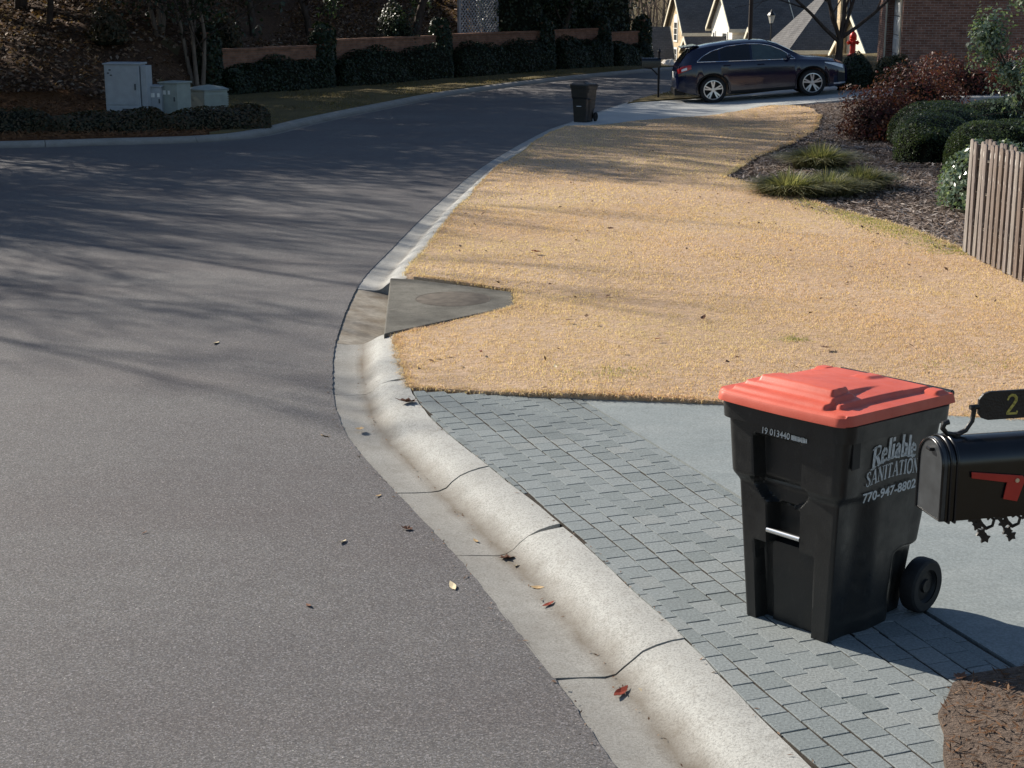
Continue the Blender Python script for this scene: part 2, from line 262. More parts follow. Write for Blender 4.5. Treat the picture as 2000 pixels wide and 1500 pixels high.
class MB:
    def __init__(s): s.v = []; s.f = []; s.m = []; s.u = []
    def add(s, vs_, fs, mi=0, T=None, uv=None):
        b = len(s.v)
        for p in vs_: s.v.append(tuple(T @ Vector(p)) if T is not None else tuple(p))
        for i, f in enumerate(fs):
            s.f.append([b + q for q in f]); s.m.append(mi); s.u.append(uv[i] if uv else None)
    def box(s, c, d, mi=0, T=None, rz=0):
        x, y, z = (q / 2 for q in d); M_ = Matrix.Translation(c) @ Matrix.Rotation(rz, 4, 'Z')
        if T is not None: M_ = T @ M_
        P = [(-x, -y, -z), (x, -y, -z), (x, y, -z), (-x, y, -z), (-x, -y, z), (x, -y, z), (x, y, z), (-x, y, z)]
        s.add(P, [(0, 3, 2, 1), (4, 5, 6, 7), (0, 1, 5, 4), (1, 2, 6, 5), (2, 3, 7, 6), (3, 0, 4, 7)], mi, M_)
    def prism(s, poly, a, b, axis='z', mi=0, T=None):
        n = len(poly)
        f3 = {'z': lambda p, h: (p[0], p[1], h), 'y': lambda p, h: (p[0], h, p[1]), 'x': lambda p, h: (h, p[0], p[1])}[axis]
        vs_ = [f3(p, a) for p in poly] + [f3(p, b) for p in poly]
        s.add(vs_, [tuple(range(n - 1, -1, -1)), tuple(range(n, 2 * n))] + [(i, (i + 1) % n, n + (i + 1) % n, n + i) for i in range(n)], mi, T)
    def tube(s, pts, r, n=8, mi=0, T=None, close=False):
        pts = [Vector(p) for p in pts]; k = len(pts); rs = r if isinstance(r, (list, tuple)) else [r] * k
        vs_ = []; prev = None
        for i, p in enumerate(pts):
            t = (pts[min(i + 1, k - 1)] - pts[max(i - 1, 0)])
            if close: t = pts[(i + 1) % k] - pts[i - 1]
            t.normalize()
            if prev is None: a = t.orthogonal().normalized()
            else: a = (prev - t * prev.dot(t)); a = a.normalized() if a.length > 1e-6 else t.orthogonal().normalized()
            prev = a; b = t.cross(a)
            for j in range(n):
                q = 2 * math.pi * j / n; vs_.append(p + (a * math.cos(q) + b * math.sin(q)) * rs[i])
        fs = []
        for i in range(k if close else k - 1):
            i2 = (i + 1) % k
            for j in range(n): fs.append((i * n + j, i * n + (j + 1) % n, i2 * n + (j + 1) % n, i2 * n + j))
        if not close: fs += [tuple(range(n - 1, -1, -1)), tuple((k - 1) * n + j for j in range(n))]
        s.add(vs_, fs, mi, T)
    def lathe(s, prof, n=24, mi=0, T=None, cap=True):
        vs_ = []; k = len(prof)
        for r, z in prof:
            for j in range(n): q = 2 * math.pi * j / n; vs_.append((r * math.cos(q), r * math.sin(q), z))
        fs = [(i * n + j, i * n + (j + 1) % n, (i + 1) * n + (j + 1) % n, (i + 1) * n + j) for i in range(k - 1) for j in range(n)]
        if cap and prof[0][0] > 1e-4: fs.append(tuple(range(n - 1, -1, -1)))
        if cap and prof[-1][0] > 1e-4: fs.append(tuple((k - 1) * n + j for j in range(n)))
        s.add(vs_, fs, mi, T)
    def grid(s, P, mi=0, T=None, closeu=False):
        """P[i][j] points"""
        a = len(P); b = len(P[0]); vs_ = [p for row in P for p in row]
        fs = [(i * b + j, i * b + (j + 1) % b, (i + 1) * b + (j + 1) % b, (i + 1) * b + j) for i in range(a - 1) for j in range(b if closeu else b - 1)]
        s.add(vs_, fs, mi, T)
    def quad_uv(s, P, mi=0):
        """planar quad with UV in metres"""
        P = [Vector(p) for p in P]; x = (P[1] - P[0]).normalized(); y = (P[-1] - P[0]); y = (y - x * y.dot(x)).normalized()
        s.add(P, [tuple(range(len(P)))], mi, None, [[((p - P[0]).dot(x) + P[0].x + P[0].y, (p - P[0]).dot(y) + P[0].z) for p in P]])
    def build(s, name, mats, parent=None, smooth=None, bevel=0, segs=2, **k):
        me = bpy.data.meshes.new(name); me.from_pydata(s.v, [], s.f)
        if not isinstance(mats, (list, tuple)): mats = [mats]
        for x in mats: me.materials.append(x)
        me.polygons.foreach_set('material_index', np.asarray(s.m, dtype=np.int32))
        if any(u is not None for u in s.u):
            l = me.uv_layers.new(name='UVMap'); i = 0
            for f, u in zip(s.f, s.u):
                for j in range(len(f)): l.data[i].uv = u[j] if u else (0, 0); i += 1
        me.update()
        if smooth:
            me.polygons.foreach_set('use_smooth', np.ones(len(me.polygons), dtype=bool)); me.set_sharp_from_angle(angle=R(smooth))
        o = mobj(name, me, parent, **k)
        if bevel:
            b = o.modifiers.new('edge', 'BEVEL'); b.width = bevel; b.segments = segs; b.limit_method = 'ANGLE'; b.angle_limit = R(35)
        return o

def copy_tree(o, parent=None):
    c = o.copy(); COL.objects.link(c)
    if parent is not None: c.parent = parent
    for ch in [x for x in bpy.data.objects if x.parent == o]: copy_tree(ch, c)
    return c

def sstep(a, b, x):
    t = np.clip((np.asarray(x, dtype=float) - a) / (b - a), 0, 1); return t * t * (3 - 2 * t)
def inpoly(P, x, y):
    x = np.asarray(x, float); y = np.asarray(y, float); r = np.zeros(x.shape, bool); n = len(P)
    for i in range(n):
        x0, y0 = P[i]; x1, y1 = P[(i + 1) % n]
        if y0 == y1: continue
        c = ((y0 > y) != (y1 > y)) & (x < (x1 - x0) * (y - y0) / (y1 - y0) + x0); r ^= c
    return r
def crom(pts, step):
    """Catmull-Rom through 2-D points, resampled at step"""
    P = [Vector(p) for p in pts]; P = [P[0] * 2 - P[1]] + P + [P[-1] * 2 - P[-2]]; out = []
    for i in range(1, len(P) - 2):
        for t in np.linspace(0, 1, 24, endpoint=False):
            a, b, c, d = P[i - 1], P[i], P[i + 1], P[i + 2]
            out.append(.5 * ((2 * b) + (c - a) * t + (2 * a - 5 * b + 4 * c - d) * t * t + (3 * b - a - 3 * c + d) * t ** 3))
    out.append(P[-2]); A = np.array([tuple(q) for q in out]); s = np.r_[0, np.cumsum(np.hypot(*np.diff(A, axis=0).T))]
    u = np.arange(0, s[-1], step); u = np.r_[u, s[-1]]
    return np.c_[np.interp(u, s, A[:, 0]), np.interp(u, s, A[:, 1])]
def patch(name, poly, hf, mat, spacing=.5, skirt=.1, parent=None, jit=0., seed=1, **k):
    """ground sheet: polygon filled with an inner grid, lifted to hf(x,y), with a skirt"""
    rng = random.Random(seed); b = []
    n = len(poly)
    for i in range(n):
        p, q = Vector(poly[i]), Vector(poly[(i + 1) % n]); c = max(1, int((q - p).length / spacing))
        for j in range(c): b.append(p.lerp(q, j / c) + Vector((rng.uniform(-jit, jit), rng.uniform(-jit, jit))))
    xs = [p.x for p in b]; ys = [p.y for p in b]
    gx, gy = np.meshgrid(np.arange(min(xs), max(xs), spacing), np.arange(min(ys), max(ys), spacing)); gx = gx.ravel(); gy = gy.ravel()
    bp = [(p.x, p.y) for p in b]; ok = inpoly(bp, gx, gy); gx, gy = gx[ok], gy[ok]
    B = np.array(bp)
    if len(gx):
        d = np.min(np.hypot(gx[:, None] - B[None, :, 0], gy[:, None] - B[None, :, 1]), axis=1); gx, gy = gx[d > spacing * .4], gy[d > spacing * .4]
    V = [Vector(p) for p in bp] + [Vector(p) for p in zip(gx.tolist(), gy.tolist())]
    r = delaunay_2d_cdt(V, [(i, (i + 1) % len(bp)) for i in range(len(bp))], [], 1, 1e-5)
    vo = [tuple(v) for v in r[0]]; fo = [tuple(f) for f in r[2]]
    X = np.array([v[0] for v in vo]); Y = np.array([v[1] for v in vo]); Z = hf(X, Y)
    co = [(x, y, z) for x, y, z in zip(X, Y, Z)]
    if skirt:
        cnt = {}
        for f in fo:
            for i in range(len(f)): e = (f[i], f[(i + 1) % len(f)]); cnt[e] = 1
        bd = [e for e in cnt if (e[1], e[0]) not in cnt]; mp = {}
        for e in bd:
            for q in e:
                if q not in mp: mp[q] = len(co); co.append((co[q][0], co[q][1], co[q][2] - skirt))
        fo = fo + [(e[1], e[0], mp[e[0]], mp[e[1]]) for e in bd]
    me = bpy.data.meshes.new(name); me.from_pydata(co, [], fo); me.materials.append(mat); me.update()
    return mobj(name, me, parent, **k)

def leaf_mesh(name, C, N, L, W, mats, rng, extra=None, fold=.0):
    """one lozenge leaf per centre C with facing N, lengths L, widths W; extra = (co, faces) quads joined in"""
    n = len(C); A = rng.normal(size=(n, 3)); N = N / (np.linalg.norm(N, axis=1, keepdims=True) + 1e-9)
    A -= N * np.sum(A * N, 1, keepdims=True); A /= np.linalg.norm(A, axis=1, keepdims=True) + 1e-9; B = np.cross(N, A)
    L = np.broadcast_to(L, (n,))[:, None] / 2; W = np.broadcast_to(W, (n,))[:, None] / 2
    co = np.stack([C - A * L, C - A * L * .05 + B * W + N * W * fold, C + A * L, C - A * L * .05 - B * W + N * W * fold], 1).reshape(-1, 3)
    F = np.arange(4 * n).reshape(n, 4)
    mi = np.zeros(n, int)
    if extra is not None:
        F = np.r_[F, extra[1] + len(co)]; co = np.r_[co, extra[0]]; mi = np.r_[mi, np.ones(len(extra[1]), int)]
    return np_mesh(name, co, F, mats, mi=mi)
def blades_mesh(name, P, D, L, W, mats):
    """two-segment bent grass blade strips: root P, lean vector D (3-D), length L, width W"""
    n = len(P); up = np.zeros((n, 3)); up[:, 2] = 1; L = np.broadcast_to(L, (n,))[:, None]; W = np.broadcast_to(W, (n,))[:, None]
    h = D.copy(); h[:, 2] = 0; hn = np.linalg.norm(h, axis=1, keepdims=True) + 1e-9; h /= hn; S = np.cross(up, h) * W / 2
    m1 = P + (up * .8 + h * .35 * hn) * L * .55; tip = P + (up * (.95 - .45 * np.minimum(hn, 1.5)) + h * .9 * hn) * L
    co = np.stack([P - S, P + S, m1 + S * .8, m1 - S * .8, tip + S * .15, tip - S * .15], 1).reshape(-1, 3)
    b = np.arange(n)[:, None] * 6; F = np.concatenate([b + np.array([0, 1, 2, 3]), b + np.array([3, 2, 4, 5])], 0)
    return np_mesh(name, co, F, mats)
def seg_tubes(segs, n):
    """segments (p0,p1,r0,r1) -> quads"""
    S = np.array([[*a, *b, r, q] for a, b, r, q in segs]); p0, p1 = S[:, :3], S[:, 3:6]; d = p1 - p0; d /= np.linalg.norm(d, axis=1, keepdims=True) + 1e-9
    ref = np.where(np.abs(d[:, 2:3]) > .9, np.array([[1., 0, 0]]), np.array([[0, 0, 1.]])); a = np.cross(d, ref); a /= np.linalg.norm(a, axis=1, keepdims=True) + 1e-9; b = np.cross(d, a)
    an = np.arange(n) * 2 * math.pi / n; ring = a[:, None, :] * np.cos(an)[None, :, None] + b[:, None, :] * np.sin(an)[None, :, None]
    co = np.concatenate([p0[:, None] + ring * S[:, 6][:, None, None], p1[:, None] + ring * S[:, 7][:, None, None]], 1).reshape(-1, 3)
    k = len(S); base = (np.arange(k) * 2 * n)[:, None, None]; j = np.arange(n)
    F = np.stack([j, (j + 1) % n, n + (j + 1) % n, n + j], 1)[None] + base
    return co, F.reshape(-1, 4)
def ico(sub=2):
    import bmesh
    bm = bmesh.new(); bmesh.ops.create_icosphere(bm, subdivisions=sub, radius=1); bm.verts.ensure_lookup_table()
    co = np.array([tuple(v.co) for v in bm.verts]); F = np.array([[v.index for v in f.verts] + [f.verts[2].index] for f in bm.faces]); bm.free()
    return co, F[:, :3]
# ---------------------------------------------------------------- terrain heights
def drop(Y): return -4.5 * sstep(60, 112, Y)
def hR(X, Y): return .1 + .074 * np.clip(np.asarray(X) - 5.3, 0, 7) * sstep(22, 38, Y) * (1 - sstep(62, 80, Y)) + drop(Y)
WALLA, WALLB = np.array((-8.38, 44.77)), np.array((5.39, 65.99))
WD = (WALLB - WALLA) / np.linalg.norm(WALLB - WALLA); WN = np.array((-WD[1], WD[0]))      # WN points up the bank
def bankd(X, Y):
    d1 = (X - WALLA[0]) * WN[0] + (Y - WALLA[1]) * WN[1]
    d2 = (Y - 37.8) - .35 * (X + 9)                                                        # open slope behind the cabinets
    return d1, np.where(X < -8.4, d2, np.minimum(d1, 1e9))
def hL(X, Y):
    X = np.asarray(X, float); Y = np.asarray(Y, float); d1, d = bankd(X, Y)
    t = sstep(-11.5, -8.2, X)
    dd = (1 - t) * ((Y - 38.2) + .2 * (X + 9)) + t * d1
    al = (X - WALLA[0]) * WD[0] + (Y - WALLA[1]) * WD[1]; endf = 1 - sstep(24.8, 31, al)
    step = .75 * sstep(0.05, .7, d1) * t
    return .1 + .03 * np.clip(Y - 31, 0, 7) * (1 - t) + endf * (step + np.minimum(.34 * np.clip(dd, 0, 60), 7.5)) + drop(Y) * (1 - endf * sstep(0, 8, d1))
def hroad(X, Y): return 0 * np.asarray(X) + drop(Y)
def und(X, Y): X = np.asarray(X); Y = np.asarray(Y); return .014 * np.sin(X * 1.7 + Y * .6) + .012 * np.sin(Y * 1.3 - X * .7) + .008 * np.sin(3.1 * X + 2.3 * Y)

EDGE = crom([(2.2, -3), (1.55, 1.0), (.86, 3.9), (.4, 5.42), (.22, 6.1), (.05, 6.64), (-.3, 7.73), (-.64, 8.65), (-1.06, 9.82), (-1.28, 10.73), (-1.41, 11.64), (-1.54, 13.12), (-1.59, 15.68), (-1.44, 17.8), (-1.09, 21.84),
             (-.45, 27.26), (.67, 33.67), (1.45, 36.71), (2.74, 41.65), (3.86, 45.2), (5.05, 48.1), (6.9, 52), (9.2, 56.5), (12.4, 61), (17, 66), (24, 72)], .25)
LEDGE = crom([(-15.5, -3), (-15.3, 10), (-15, 20), (-14.3, 26.5), (-12.6, 29.4), (-9.6, 30.1), (-8.1, 30.6), (-6.2, 31.3), (-5.15, 32.75), (-4.35, 36.4), (-3.2, 40.7), (-1.52, 46.36), (1.76, 53.8), (5.51, 60.2), (9, 65.4), (14.5, 71.4), (21, 77)], .3)
# ---------------------------------------------------------------- setting: base ground, hill, road
gx = np.r_[np.linspace(-400, -40, 14), np.linspace(-36, 36, 60), np.linspace(40, 400, 14)]; gy = np.r_[np.linspace(-60, 0, 8), np.linspace(3, 120, 70), np.linspace(130, 600, 24)]
GX, GY = np.meshgrid(gx, gy); d1, _ = bankd(GX, GY)
left = (d1 > -1.0) | ((GX < -11) & (GY > 33))
ex = np.interp(GY, EDGE[:, 1], EDGE[:, 0]); lx = np.interp(GY, LEDGE[:, 1], LEDGE[:, 0])
GZ = np.where(GX > ex + 3, hR(GX, GY) - .12, np.where(GX < lx - 3, hL(GX, GY) - .14, np.minimum(hL(GX, GY), np.minimum(hR(GX, GY), hroad(GX, GY))) - .4))
GZ += 14 * sstep(150, 320, GY) * (1 + .25 * np.sin(GX * .02))
na, nb = GX.shape; idx = np.arange(na * nb).reshape(na, nb)
F = np.stack([idx[:-1, :-1], idx[:-1, 1:], idx[1:, 1:], idx[1:, :-1]], -1).reshape(-1, 4)
mobj('ground', np_mesh('ground', np.c_[GX.ravel(), GY.ravel(), GZ.ravel()], F, [M['ground']], smooth=True), kind='structure')

rng = np.random.default_rng(5)
jit = np.cumsum(rng.normal(0, .006, len(EDGE))); jit -= np.convolve(jit, np.ones(9) / 9, 'same')
T_ = np.gradient(EDGE, axis=0); T_ /= np.linalg.norm(T_, axis=1, keepdims=True); NR = np.c_[T_[:, 1], -T_[:, 0]]      # to the right, off the road
fineE = []
for i in range(len(EDGE) - 1):
    for t in (0, .2, .4, .6, .8):
        p = EDGE[i] * (1 - t) + EDGE[i + 1] * t
        if EDGE[i][1] < 24: p = p + NR[i] * (rng.normal(0, .0025) + .008)
        fineE.append(tuple(p))
roadpoly = fineE + [tuple(p) for p in LEDGE[::-1]]
patch('road', roadpoly, hroad, M['asphalt'], 1.6, .06, kind='structure')

# ---------------------------------------------------------------- kerbs: gutter pan and rolled kerb, cast in sections
def kw(Y): return float(np.interp(Y, [5, 8, 11, 16, 21, 27, 40, 60], [.64, .61, .56, .51, .46, .43, .42, .42]))
PROF = [(0, -.005), (.2, -.018), (.38, -.024), (.46, -.018), (.53, .0), (.6, .032), (.68, .064), (.78, .088), (.9, .098), (1.0, .1), (1.004, .085), (1.0, -.12)]
Etree = np.r_[0, np.cumsum(np.hypot(*np.diff(EDGE, axis=0).T))]
def at_s(E, S, s): return np.array([np.interp(s, S, E[:, 0]), np.interp(s, S, E[:, 1])])
def nrm(E, S, s):
    a = at_s(E, S, s + .12) - at_s(E, S, s - .12); a /= np.linalg.norm(a); return np.array((a[1], -a[0]))
def s_at_y(y): return float(np.interp(y, EDGE[:, 1], Etree))
kerb = empty('kerb', (0, 0, 0), kind='structure')
def crack(v, key, wide): return .014 * math.sin(v * 6.3 + key * 3) + .008 * math.sin(v * 17 + key * 7) + .004 * math.sin(v * 41 + key), (.035 if wide else 0) * float(sstep(.66, .9, v))
def kerb_section(s0, s1, E, S, wf, sgn, par, mat, prof=PROF, name='kerb_section', cut=1.0, lift=0, tilt=(0, 0), rampend=None, ck=None):
    n = max(2, int((s1 - s0) / .16) + 1); P = []; U = []
    for s in np.linspace(s0, s1, n):
        p = at_s(E, S, s); q = nrm(E, S, s) * sgn; w_ = wf(p[1]) + (rjk.uniform(-.005, .005) if ck else 0); row = []; ur = []; tg = np.array((-q[1], q[0])) * sgn
        f = (s - s0) / (s1 - s0)
        for v, z in prof:
            if v > cut and v < 1.002: continue
            zz = z + lift + tilt[0] * (1 - f) + tilt[1] * f + float(drop(p[1]))
            if rampend is not None and z > -.01: zz = zz - max(0, z) * float(sstep(rampend[0], rampend[1], s)) * (1 - v) * 1.2
            vv = min(v, cut); ds = 0
            if ck and f < 1e-6: a_, b_ = crack(v, ck[0][0], ck[0][1]); ds = a_ + b_ * .3
            elif ck and f > 1 - 1e-6: a_, b_ = crack(v, ck[1][0], ck[1][1]); ds = a_ - b_
            if ck: zz += rjk.uniform(-.0015, .0015)
            row.append((p[0] + q[0] * w_ * vv + tg[0] * ds, p[1] + q[1] * w_ * vv + tg[1] * ds, zz)); ur.append((s, vv))
        P.append(row); U.append(ur)
    co = np.array(P).reshape(-1, 3); a = len(P); b = len(P[0]); idx = np.arange(a * b).reshape(a, b)
    F = np.stack([idx[:-1, :-1], idx[:-1, 1:], idx[1:, 1:], idx[1:, :-1]], -1).reshape(-1, 4)
    if sgn < 0: F = F[:, ::-1]
    uvv = np.array(U).reshape(-1, 2)
    # end caps: each profile strip closed down to the underside
    caps = []; ncap = len(co); extra = []; eu = []
    for r_, flip in ((0, 1), (a - 1, 0)):
        low = [(P[r_][j][0], P[r_][j][1], -.13 + lift + float(drop(P[r_][j][1]))) for j in range(b - 2)]; st = ncap + len(extra); extra += low; eu += [U[r_][j] for j in range(b - 2)]
        for j in range(b - 3):
            q = [idx[r_, j], idx[r_, j + 1], st + j + 1, st + j]; caps.append(q if flip else q[::-1])
    co = np.r_[co, np.array(extra)]; uvv = np.r_[uvv, np.array(eu)]; F = np.r_[F, np.array(caps)]
    me = np_mesh(name, co, F, [mat], uv=uvv[F.ravel()], smooth=True); me.set_sharp_from_angle(angle=R(50))
    return mobj(name, me, par)
ys = [1.5, 3.1, 4.7, 6.23, 7.74, 8.82, 11.2, 12.95]
js = [s_at_y(y) for y in ys]; rk = random.Random(4); rjk = random.Random(6); cks = [(i * 1.7, y in (7.74, 11.2)) for i, y in enumerate(ys)]
for i in range(len(js) - 1):
    g = .004 if ys[i + 1] != 11.2 else .01
    kerb_section(js[i] + .004, js[i + 1] - g, EDGE, Etree, kw, 1, kerb, M['kerb'], tilt=(rk.uniform(-.004, .006), rk.uniform(-.004, .006)),
                 ck=(cks[i], cks[i + 1]), rampend=(s_at_y(12.2), s_at_y(12.95)) if ys[i + 1] == 12.95 else None)
GUT = [(0, -.010), (.2, -.022), (.5, -.045), (.8, -.07), (1.0, -.09), (1.003, -.1), (1.0, -.25)]
def gw(Y): return float(np.interp(Y, [12.9, 14, 15.5], [.52, .5, .44]))
kerb_section(s_at_y(12.95) + .006, s_at_y(15.45) - .006, EDGE, Etree, gw, 1, kerb, M['gutter'], prof=GUT, name='gutter_section')
ss = [s_at_y(15.45), s_at_y(17.8)]; 
while ss[-1] < Etree[-1] - 3: ss.append(ss[-1] + 3.05)
for a, b in zip(ss[:-1], ss[1:]): kerb_section(a + .006, b - .006, EDGE, Etree, kw, 1, kerb, M['kerb_far'])
kerb_bed = MB(); P = []
for s in np.arange(js[0], ss[-1], .5):
    p = at_s(EDGE, Etree, s); q = nrm(EDGE, Etree, s); d_ = float(drop(p[1]))
    deep = .1 if 12.6 < p[1] < 15.8 else .0
    P.append([(p[0] - q[0] * .05, p[1] - q[1] * .05, d_ - .045 - deep), (p[0] + q[0] * .3, p[1] + q[1] * .3, d_ - .06 - deep), (p[0] + q[0] * kw(p[1]) * .98, p[1] + q[1] * kw(p[1]) * .98, d_ + .03 - deep * 1.6)])
kerb_bed.grid(P); kerb_bed.build('joint_filler', M['joint'], kerb)
SL = np.r_[0, np.cumsum(np.hypot(*np.diff(LEDGE, axis=0).T))]
lk = empty('kerb_opposite', (0, 0, 0), kind='structure')
for a in np.arange(0, SL[-1] - 3.1, 3.05): kerb_section(a + .006, a + 3.044, LEDGE, SL, lambda y: .5, -1, lk, M['kerb_old'])
def outer(s0, s1, step=.35, k=1.0, off=0.):
    out = []
    for s in np.arange(s0, s1, step):
        p = at_s(EDGE, Etree, s); q = nrm(EDGE, Etree, s) * (kw(p[1]) * k + off); out.append((p[0] + q[0], p[1] + q[1]))
    return out
def louter(s0, s1, off=0., step=.5):
    out = []
    for s in np.arange(s0, s1, step):
        p = at_s(LEDGE, SL, s); q = -nrm(LEDGE, SL, s) * (.5 + off); out.append((p[0] + q[0], p[1] + q[1]))
    return out

# ---------------------------------------------------------------- storm drain inlet
inlet = empty('storm_drain_inlet', (-.6, 14.1, .1), 0, 'weathered grey concrete storm drain top with a rusty round lid at the kerb', 'storm drain')
sp = [(-1.24, 15.42), (-1.0, 15.36), (.0, 14.68), (.03, 13.98), (-.2, 13.74), (-1.09, 12.77)]
mb = MB(); mb.prism([(x + .6, y - 14.1) for x, y in sp][::-1], -.1, .012); mb.build('top_slab', M['inlet'], inlet, bevel=.012)
mb = MB(); mb.prism([(x + .6 + .18 * (x < -.8), y - 14.1) for x, y in sp][::-1], -.5, -.102); mb.build('throat', M['joint'], inlet)  # solid dark block; the shade of the opening is put in its colour
mb = MB(); mb.lathe([(.36, .0), (.36, .0135), (.35, .0145), (.345, .0125), (.338, .0145), (.0, .0155)], 40, 0, Matrix.Translation((.04, .22, 0)))
mb.build('lid', M['rust'], inlet, smooth=30)

# ---------------------------------------------------------------- paved apron of concrete pavers beside the kerb
apron = empty('paved_apron', (0, 0, 0), kind='structure')
PD = np.array((.3455, -.9384)); PE = np.array((.9384, .3455)); P0 = np.array((.48, 10.71)); L0 = P0 @ PE
koff = outer(s_at_y(1.6), s_at_y(11.6), .12, 1.0, .012); KO = np.array(koff); kp = KO @ PD; ke = KO @ PE; o_ = np.argsort(kp)
kedge = lambda p: float(np.interp(p, kp[o_], ke[o_]))
isl = [(3.2, 6.45), (2.6, 6.28), (2.22, 6.12), (1.97, 6.03), (1.86, 5.93), (1.77, 5.8), (1.68, 5.5), (1.62, 5.15), (1.6, 4.7), (1.66, 4.2)]
isl_full = isl + [(1.86, 3.5), (2.0, 3.1), (2.6, 2.9), (5.4, 3.0), (5.8, 4.6), (5.2, 6.1), (4.2, 6.55)]
apoly = koff + [(-.75, 10.93), (-.3, 10.80), (.48, 10.71), (2.2, 6.05)] + isl[3:] 
apoly = [p for p in koff if p[1] < 10.95 and p[1] > 4.0] + [(-.74, 10.93), (.0, 10.71), (.48, 10.66), (2.19, 6.07)] + isl[3:-1]
patch('joint_bed', apoly, lambda X, Y: .0945 + 0 * X, M['joint'], .5, .1, parent=apron)
rp = random.Random(8); rows = []
e_b = [L0 - .012, L0 - .075]
while e_b[-1] - .13 > 2.9: e_b.append(e_b[-1] - .131)
e_b.append(e_b[-1] - .131)
pav = []
p_top = P0 @ PD - .25; p_end = (2.0 * PD[0] + 4.0 * PD[1])
def toplim(x, y): return y < 10.78 - .14 * x - .0 and True
for ri in range(len(e_b) - 1):
    eh, el = e_b[ri], e_b[ri + 1]; p = -10.9 + (ri % 2) * .075 + rp.uniform(-.008, .008)
    while p < -2.9:
        ln = (.15 if ri else .2) + rp.uniform(-.006, .008); g = .003
        a0, a1 = p + g, p + ln - g; p += ln
        wob = .008 * math.sin(a0 * 2.3 + ri) + .006 * math.sin(a0 * 5.1)
        q = []
        bad = False
        for pa, top in ((a0, 1), (a1, 1), (a1, 0), (a0, 0)):
            lo = max(el + g + wob, kedge(pa)); hi = eh - g + (wob if ri > 0 else 0)
            if hi - lo < .012: bad = True; break
            e = hi if top else lo
            q.append(pa * PD + e * PE + np.array((rp.uniform(-.002, .002), rp.uniform(-.002, .002))))
        if bad: continue
        c = sum(q) / 4
        if c[1] > 10.74 - .13 * c[0]: continue
        if any(y > 10.80 - .14 * x for x, y in q):
            q = [np.array((x, min(y, 10.80 - .14 * x))) for x, y in q]
        if all(inpoly(isl_full, [t[0]], [t[1]])[0] for t in q): continue
        if c[1] < 4.2: continue
        pav.append((c, q))
pav.sort(key=lambda t: t[0][1])
vis = [t for t in pav if t[0][1] > 4.75]; hid = [t for t in pav if t[0][1] <= 4.75]
def paver(mb, c, q, z, tx, ty, org):
    top = []; rim = []
    for x, y in q:
        dz = z + tx * (x - c[0]) + ty * (y - c[1])
        i = np.array((x, y)) + (c - np.array((x, y))) * .03
        top.append((i[0] - org[0], i[1] - org[1], dz)); rim.append((x - org[0], y - org[1], dz - .0012))
    bot = [(a, b, .06) for a, b, _ in rim]
    mb.add(top + rim + bot, [(3, 2, 1, 0)] + [((j + 1) % 4, j, 4 + j, 4 + (j + 1) % 4)[::-1] for j in range(4)] + [(4 + (j + 1) % 4, 4 + j, 8 + j, 8 + (j + 1) % 4)[::-1] for j in range(4)])
for c, q in vis[:300]:
    mb = MB(); paver(mb, c, q, .1 + rp.uniform(-.0008, .0012), 0, 0, c)
    o = mb.build('paver', M['paver'], apron); o.location = (c[0], c[1], 0)
rest = vis[300:] + hid
if rest:
    mb = MB()
    for c, q in rest: paver(mb, c, q, .1 + rp.uniform(-.002, .003), 0, 0, (0, 0))
    mb.build('paver_course', M['paver'], apron, kind='stuff')
print('PAVERS', len(vis), len(hid))

# ---------------------------------------------------------------- concrete drives, lawn, beds
LD = [(-.75, 10.93), (.0, 10.71), (1.45, 10.49), (2.99, 10.18), (5.0, 9.78), (9, 8.95), (14, 8)]
drive = patch('driveway', [(.483, 10.705), (1.45, 10.53), (2.99, 10.22), (5, 9.82), (9, 8.99), (14, 8.04), (14, 4.5), (5.8, 5.2), (5.2, 6.0), (4.2, 6.45), (3.2, 6.43), (2.6, 6.26), (2.2, 6.1)], lambda X, Y: .098 + 0 * X, M['drive'], 1.0, .12, kind='structure')
lawnk = outer(s_at_y(15.5), s_at_y(34.3), .4, 1., .006)
lawn_poly = [(-.72, 10.97), (0, 10.74), (1.45, 10.52), (2.99, 10.21), (5, 9.81), (9.4, 8.96), (9.6, 16.9), (5.14, 17.1), (4.62, 19.71), (4.06, 21.76), (3.42, 23.9), (3.32, 24.5), (3.64, 25.36), (4.27, 27.41), (5.32, 29.81), (6.36, 32.66), (7.0, 35.4), (7.2, 37.2), (6.95, 38.6), (6.42, 38.85), (5.9, 38.3), (4.92, 37.25), (2.91, 35.28), (1.69, 34.2)] \
    + lawnk[::-1] + [(-1.0, 15.36), (.02, 14.7), (.05, 13.97), (-.2, 13.7), (-.985, 12.79)] + outer(s_at_y(11.1), s_at_y(12.75), .3, 1., .006)[::-1]
hlawn = lambda X, Y: hR(X, Y) + .012 + und(X, Y) + .006 * np.sin(np.asarray(X) * 13 + 3 * np.sin(np.asarray(Y) * 5)) * np.sin(np.asarray(Y) * 11 + 2 * np.sin(np.asarray(X) * 7))
patch('lawn', lawn_poly, hlawn, M['turf'], .42, .14, jit=.012, kind='structure')
bed_poly = [(5.2, 17.15), (9.6, 16.95), (15, 19), (19, 30), (19, 40), (12, 40.2), (9.8, 39.2), (7.3, 38.9), (6.7, 38.6), (6.6, 36), (5.9, 32.6), (4.9, 29.8), (3.9, 27.4), (3.2, 25.36), (2.95, 24.4), (3.1, 23.5), (3.7, 21.6), (4.3, 19.6), (4.9, 17.1)]
hbed = lambda X, Y: hR(X, Y) - .045 + .6 * und(X * 1.4, Y * 1.4)
patch('mulch_bed', bed_poly, hbed, M['mulch'], .6, .05, kind='structure')
